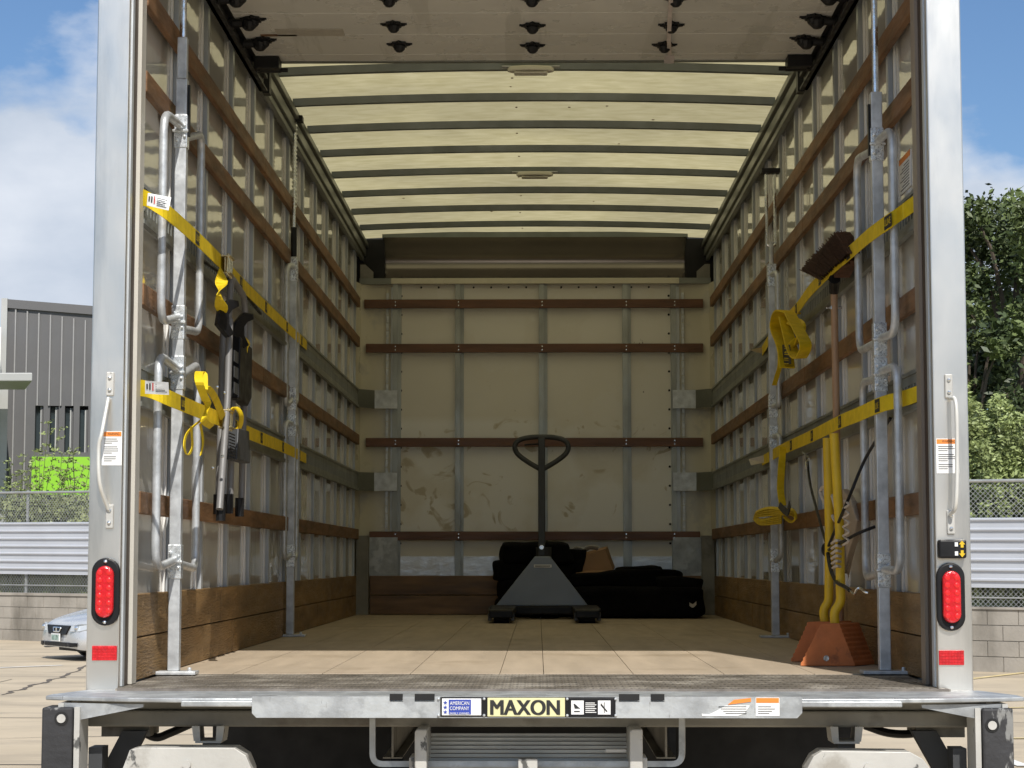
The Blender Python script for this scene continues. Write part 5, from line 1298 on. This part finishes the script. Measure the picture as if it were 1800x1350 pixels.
# ============================================================ BLANKETS AND CARTON
def blanket(label, x0, x1, y0, y1, z0, z1, seed, hump=0, cat='blanket', grp='folded black moving blankets on the truck floor'):
    nx = max(6, int((x1-x0)/.05)); ny = 8; nz = 5; rnd = random.Random(seed)
    o_ = (seed*3.1, seed*1.7, 0)
    bm = bmesh.new(); bmesh.ops.create_cube(bm, size=1); bmesh.ops.subdivide_edges(bm, edges=bm.edges[:], cuts=7, use_grid_fill=True)
    for v in bm.verts:
        c = v.co.copy(); r = Vector((c.x*2, c.y*2, c.z*2))
        # round the edges
        q = Vector((math.copysign(abs(r.x)**1, r.x), r.y, r.z)); e_ = .78
        ll = (abs(r.x)**14+abs(r.y)**14+abs(r.z)**8)**(1/14); q = r/ max(ll, .6)
        x = (x0+x1)/2+q.x*(x1-x0)/2; y = (y0+y1)/2+q.y*(y1-y0)/2; z = (z0+z1)/2+q.z*(z1-z0)/2
        p = Vector((x*6+seed*3, y*6, z*9)); nz_ = noise.noise_vector(p)*.03
        z += hump*math.exp(-((x-(x0+x1)/2-.1)/.25)**2)*(1 if q.z > 0 else 0)
        x += nz_.x; y += nz_.y; z += nz_.z*(.8 if q.z > -.5 else .1); v.co = Vector((x, y, max(F+.003, z)))
    me = bpy.data.meshes.new('moving_blanket'); base = Vector(((x0+x1)/2, (y0+y1)/2, z0))
    for v in bm.verts: v.co -= base
    bm.to_mesh(me); bm.free(); o = bpy.data.objects.new('moving_blanket', me); C.objects.link(o); o.location = base; me.materials.append(M['cloth'])
    for p in me.polygons: p.use_smooth = True
    sb = o.modifiers.new('sub', 'SUBSURF'); sb.levels = 1; sb.render_levels = 1
    tag(o, label, cat, grp); return o
Yb = 13.05+CAM.y
def bx_(px, y=Yb): return PY(px, 1000, y).x
def bz_(py, y=Yb): return PY(950, py, y).z
names = ['folded black blanket at the bottom of the left pile, on the floor behind the jack', 'folded black blanket second from the bottom of the left pile', 'folded black blanket in the middle of the left pile, sticking out left', 'folded black blanket on top of the left pile behind the jack handle']
ee = [(872, 1012, 1080, 1048), (876, 1010, 1047, 1018), (867, 1006, 1017, 988), (880, 1003, 987, 956)]
for i, (a, c, zb, zt_) in enumerate(ee): blanket(names[i], bx_(a), bx_(c), Yb-.12-.02*(i % 2), Yb+.45, (bz_(zb)-.02) if i else F+.004, bz_(zt_)+.004, i+1)
blanket('wide black blanket lying low along the right part of the front wall', bx_(1003), bx_(1232, Yb), Yb-.35, Yb+.30, F+.004, F+.20, 11)
blanket('crumpled black blanket heaped on the wide one, below the cardboard', bx_(1000), bx_(1200), Yb-.15, Yb+.40, F+.19, bz_(1008), 12, .03)
blanket('humped black blanket in the middle of the right heap', bx_(1085), bx_(1165), Yb-.05, Yb+.40, F+.24, bz_(1001), 13, .02)
blanket('black blanket roll squeezed into the right front corner', bx_(1150), bx_(1228), Yb-.30, Yb+.35, F+.18, bz_(1015), 14)
blanket('small black bundle leaning against the left pile beside the cardboard', bx_(1000), bx_(1030), Yb+.0, Yb+.3, F+.26, bz_(963), 15)
c = thing('cardboard_box', 'brown cardboard carton tilted on the black blankets', 'box', (bx_(1045), Yb+.1, F+.3))
P = [PY(x, y, Yb+.02) for x, y in ((1012, 1006), (1018, 978), (1064, 965), (1078, 1003))]
MB().prism(P, (.02,.22,.02)).build('carton_side', M['card'], c, bevel=.002)
P = [PY(x, y, Yb+.015) for x, y in ((1012, 1006), (1040, 1002), (1078, 1003), (1074, 1012), (1020, 1012))]
MB().prism(P, (0,-.06,-.01)).build('carton_flap', M['card'], c)
o = MB().tube(smooth_path([PY(x, y, Yb+.1) for x, y in ((1006, 972), (1014, 965), (1026, 968), (1036, 962), (1052, 964))], 5), .02, 7, flat=.5).build('plastic_wrap', mat('clear_grey_wrap', (.32,.31,.28), .25, 0, .2, 12), smooth=True); tag(o, 'crumpled grey plastic wrap showing above the cardboard carton', 'plastic wrap')
o = MB().ribbon(smooth_path([PY(1212, 1062, Yb-.37), PY(1218, 1065, Yb-.37), PY(1224, 1060, Yb-.37)], 4), ZV, .022, .004).build('white_tag', M['rope']); tag(o, 'small white tag on the dark blanket in the right corner', 'tag')

# unseen tree row added behind the camera to darken reflections in the rear posts
tl = MB(); rnd = random.Random(77)
for k in range(26):
    x = -60+k*4.8+rnd.uniform(-1,1); hh = rnd.uniform(4.5, 7.5)
    for q in range(5): leaves(tl, Vector((x+rnd.uniform(-1.5,1.5), -48+rnd.uniform(-2,2), hh*(.15+.17*q))), 2.3, 160, .5, rnd)
me = bpy.data.meshes.new('added_tree_line'); o = bpy.data.objects.new('added_tree_line', me); C.objects.link(o); me.from_pydata([tuple(v) for v in tl.v], [], tl.f); me.materials.append(LM[1]); tag(o, 'unseen row of trees added behind the camera to darken the metal reflections', 'trees', kind='stuff')
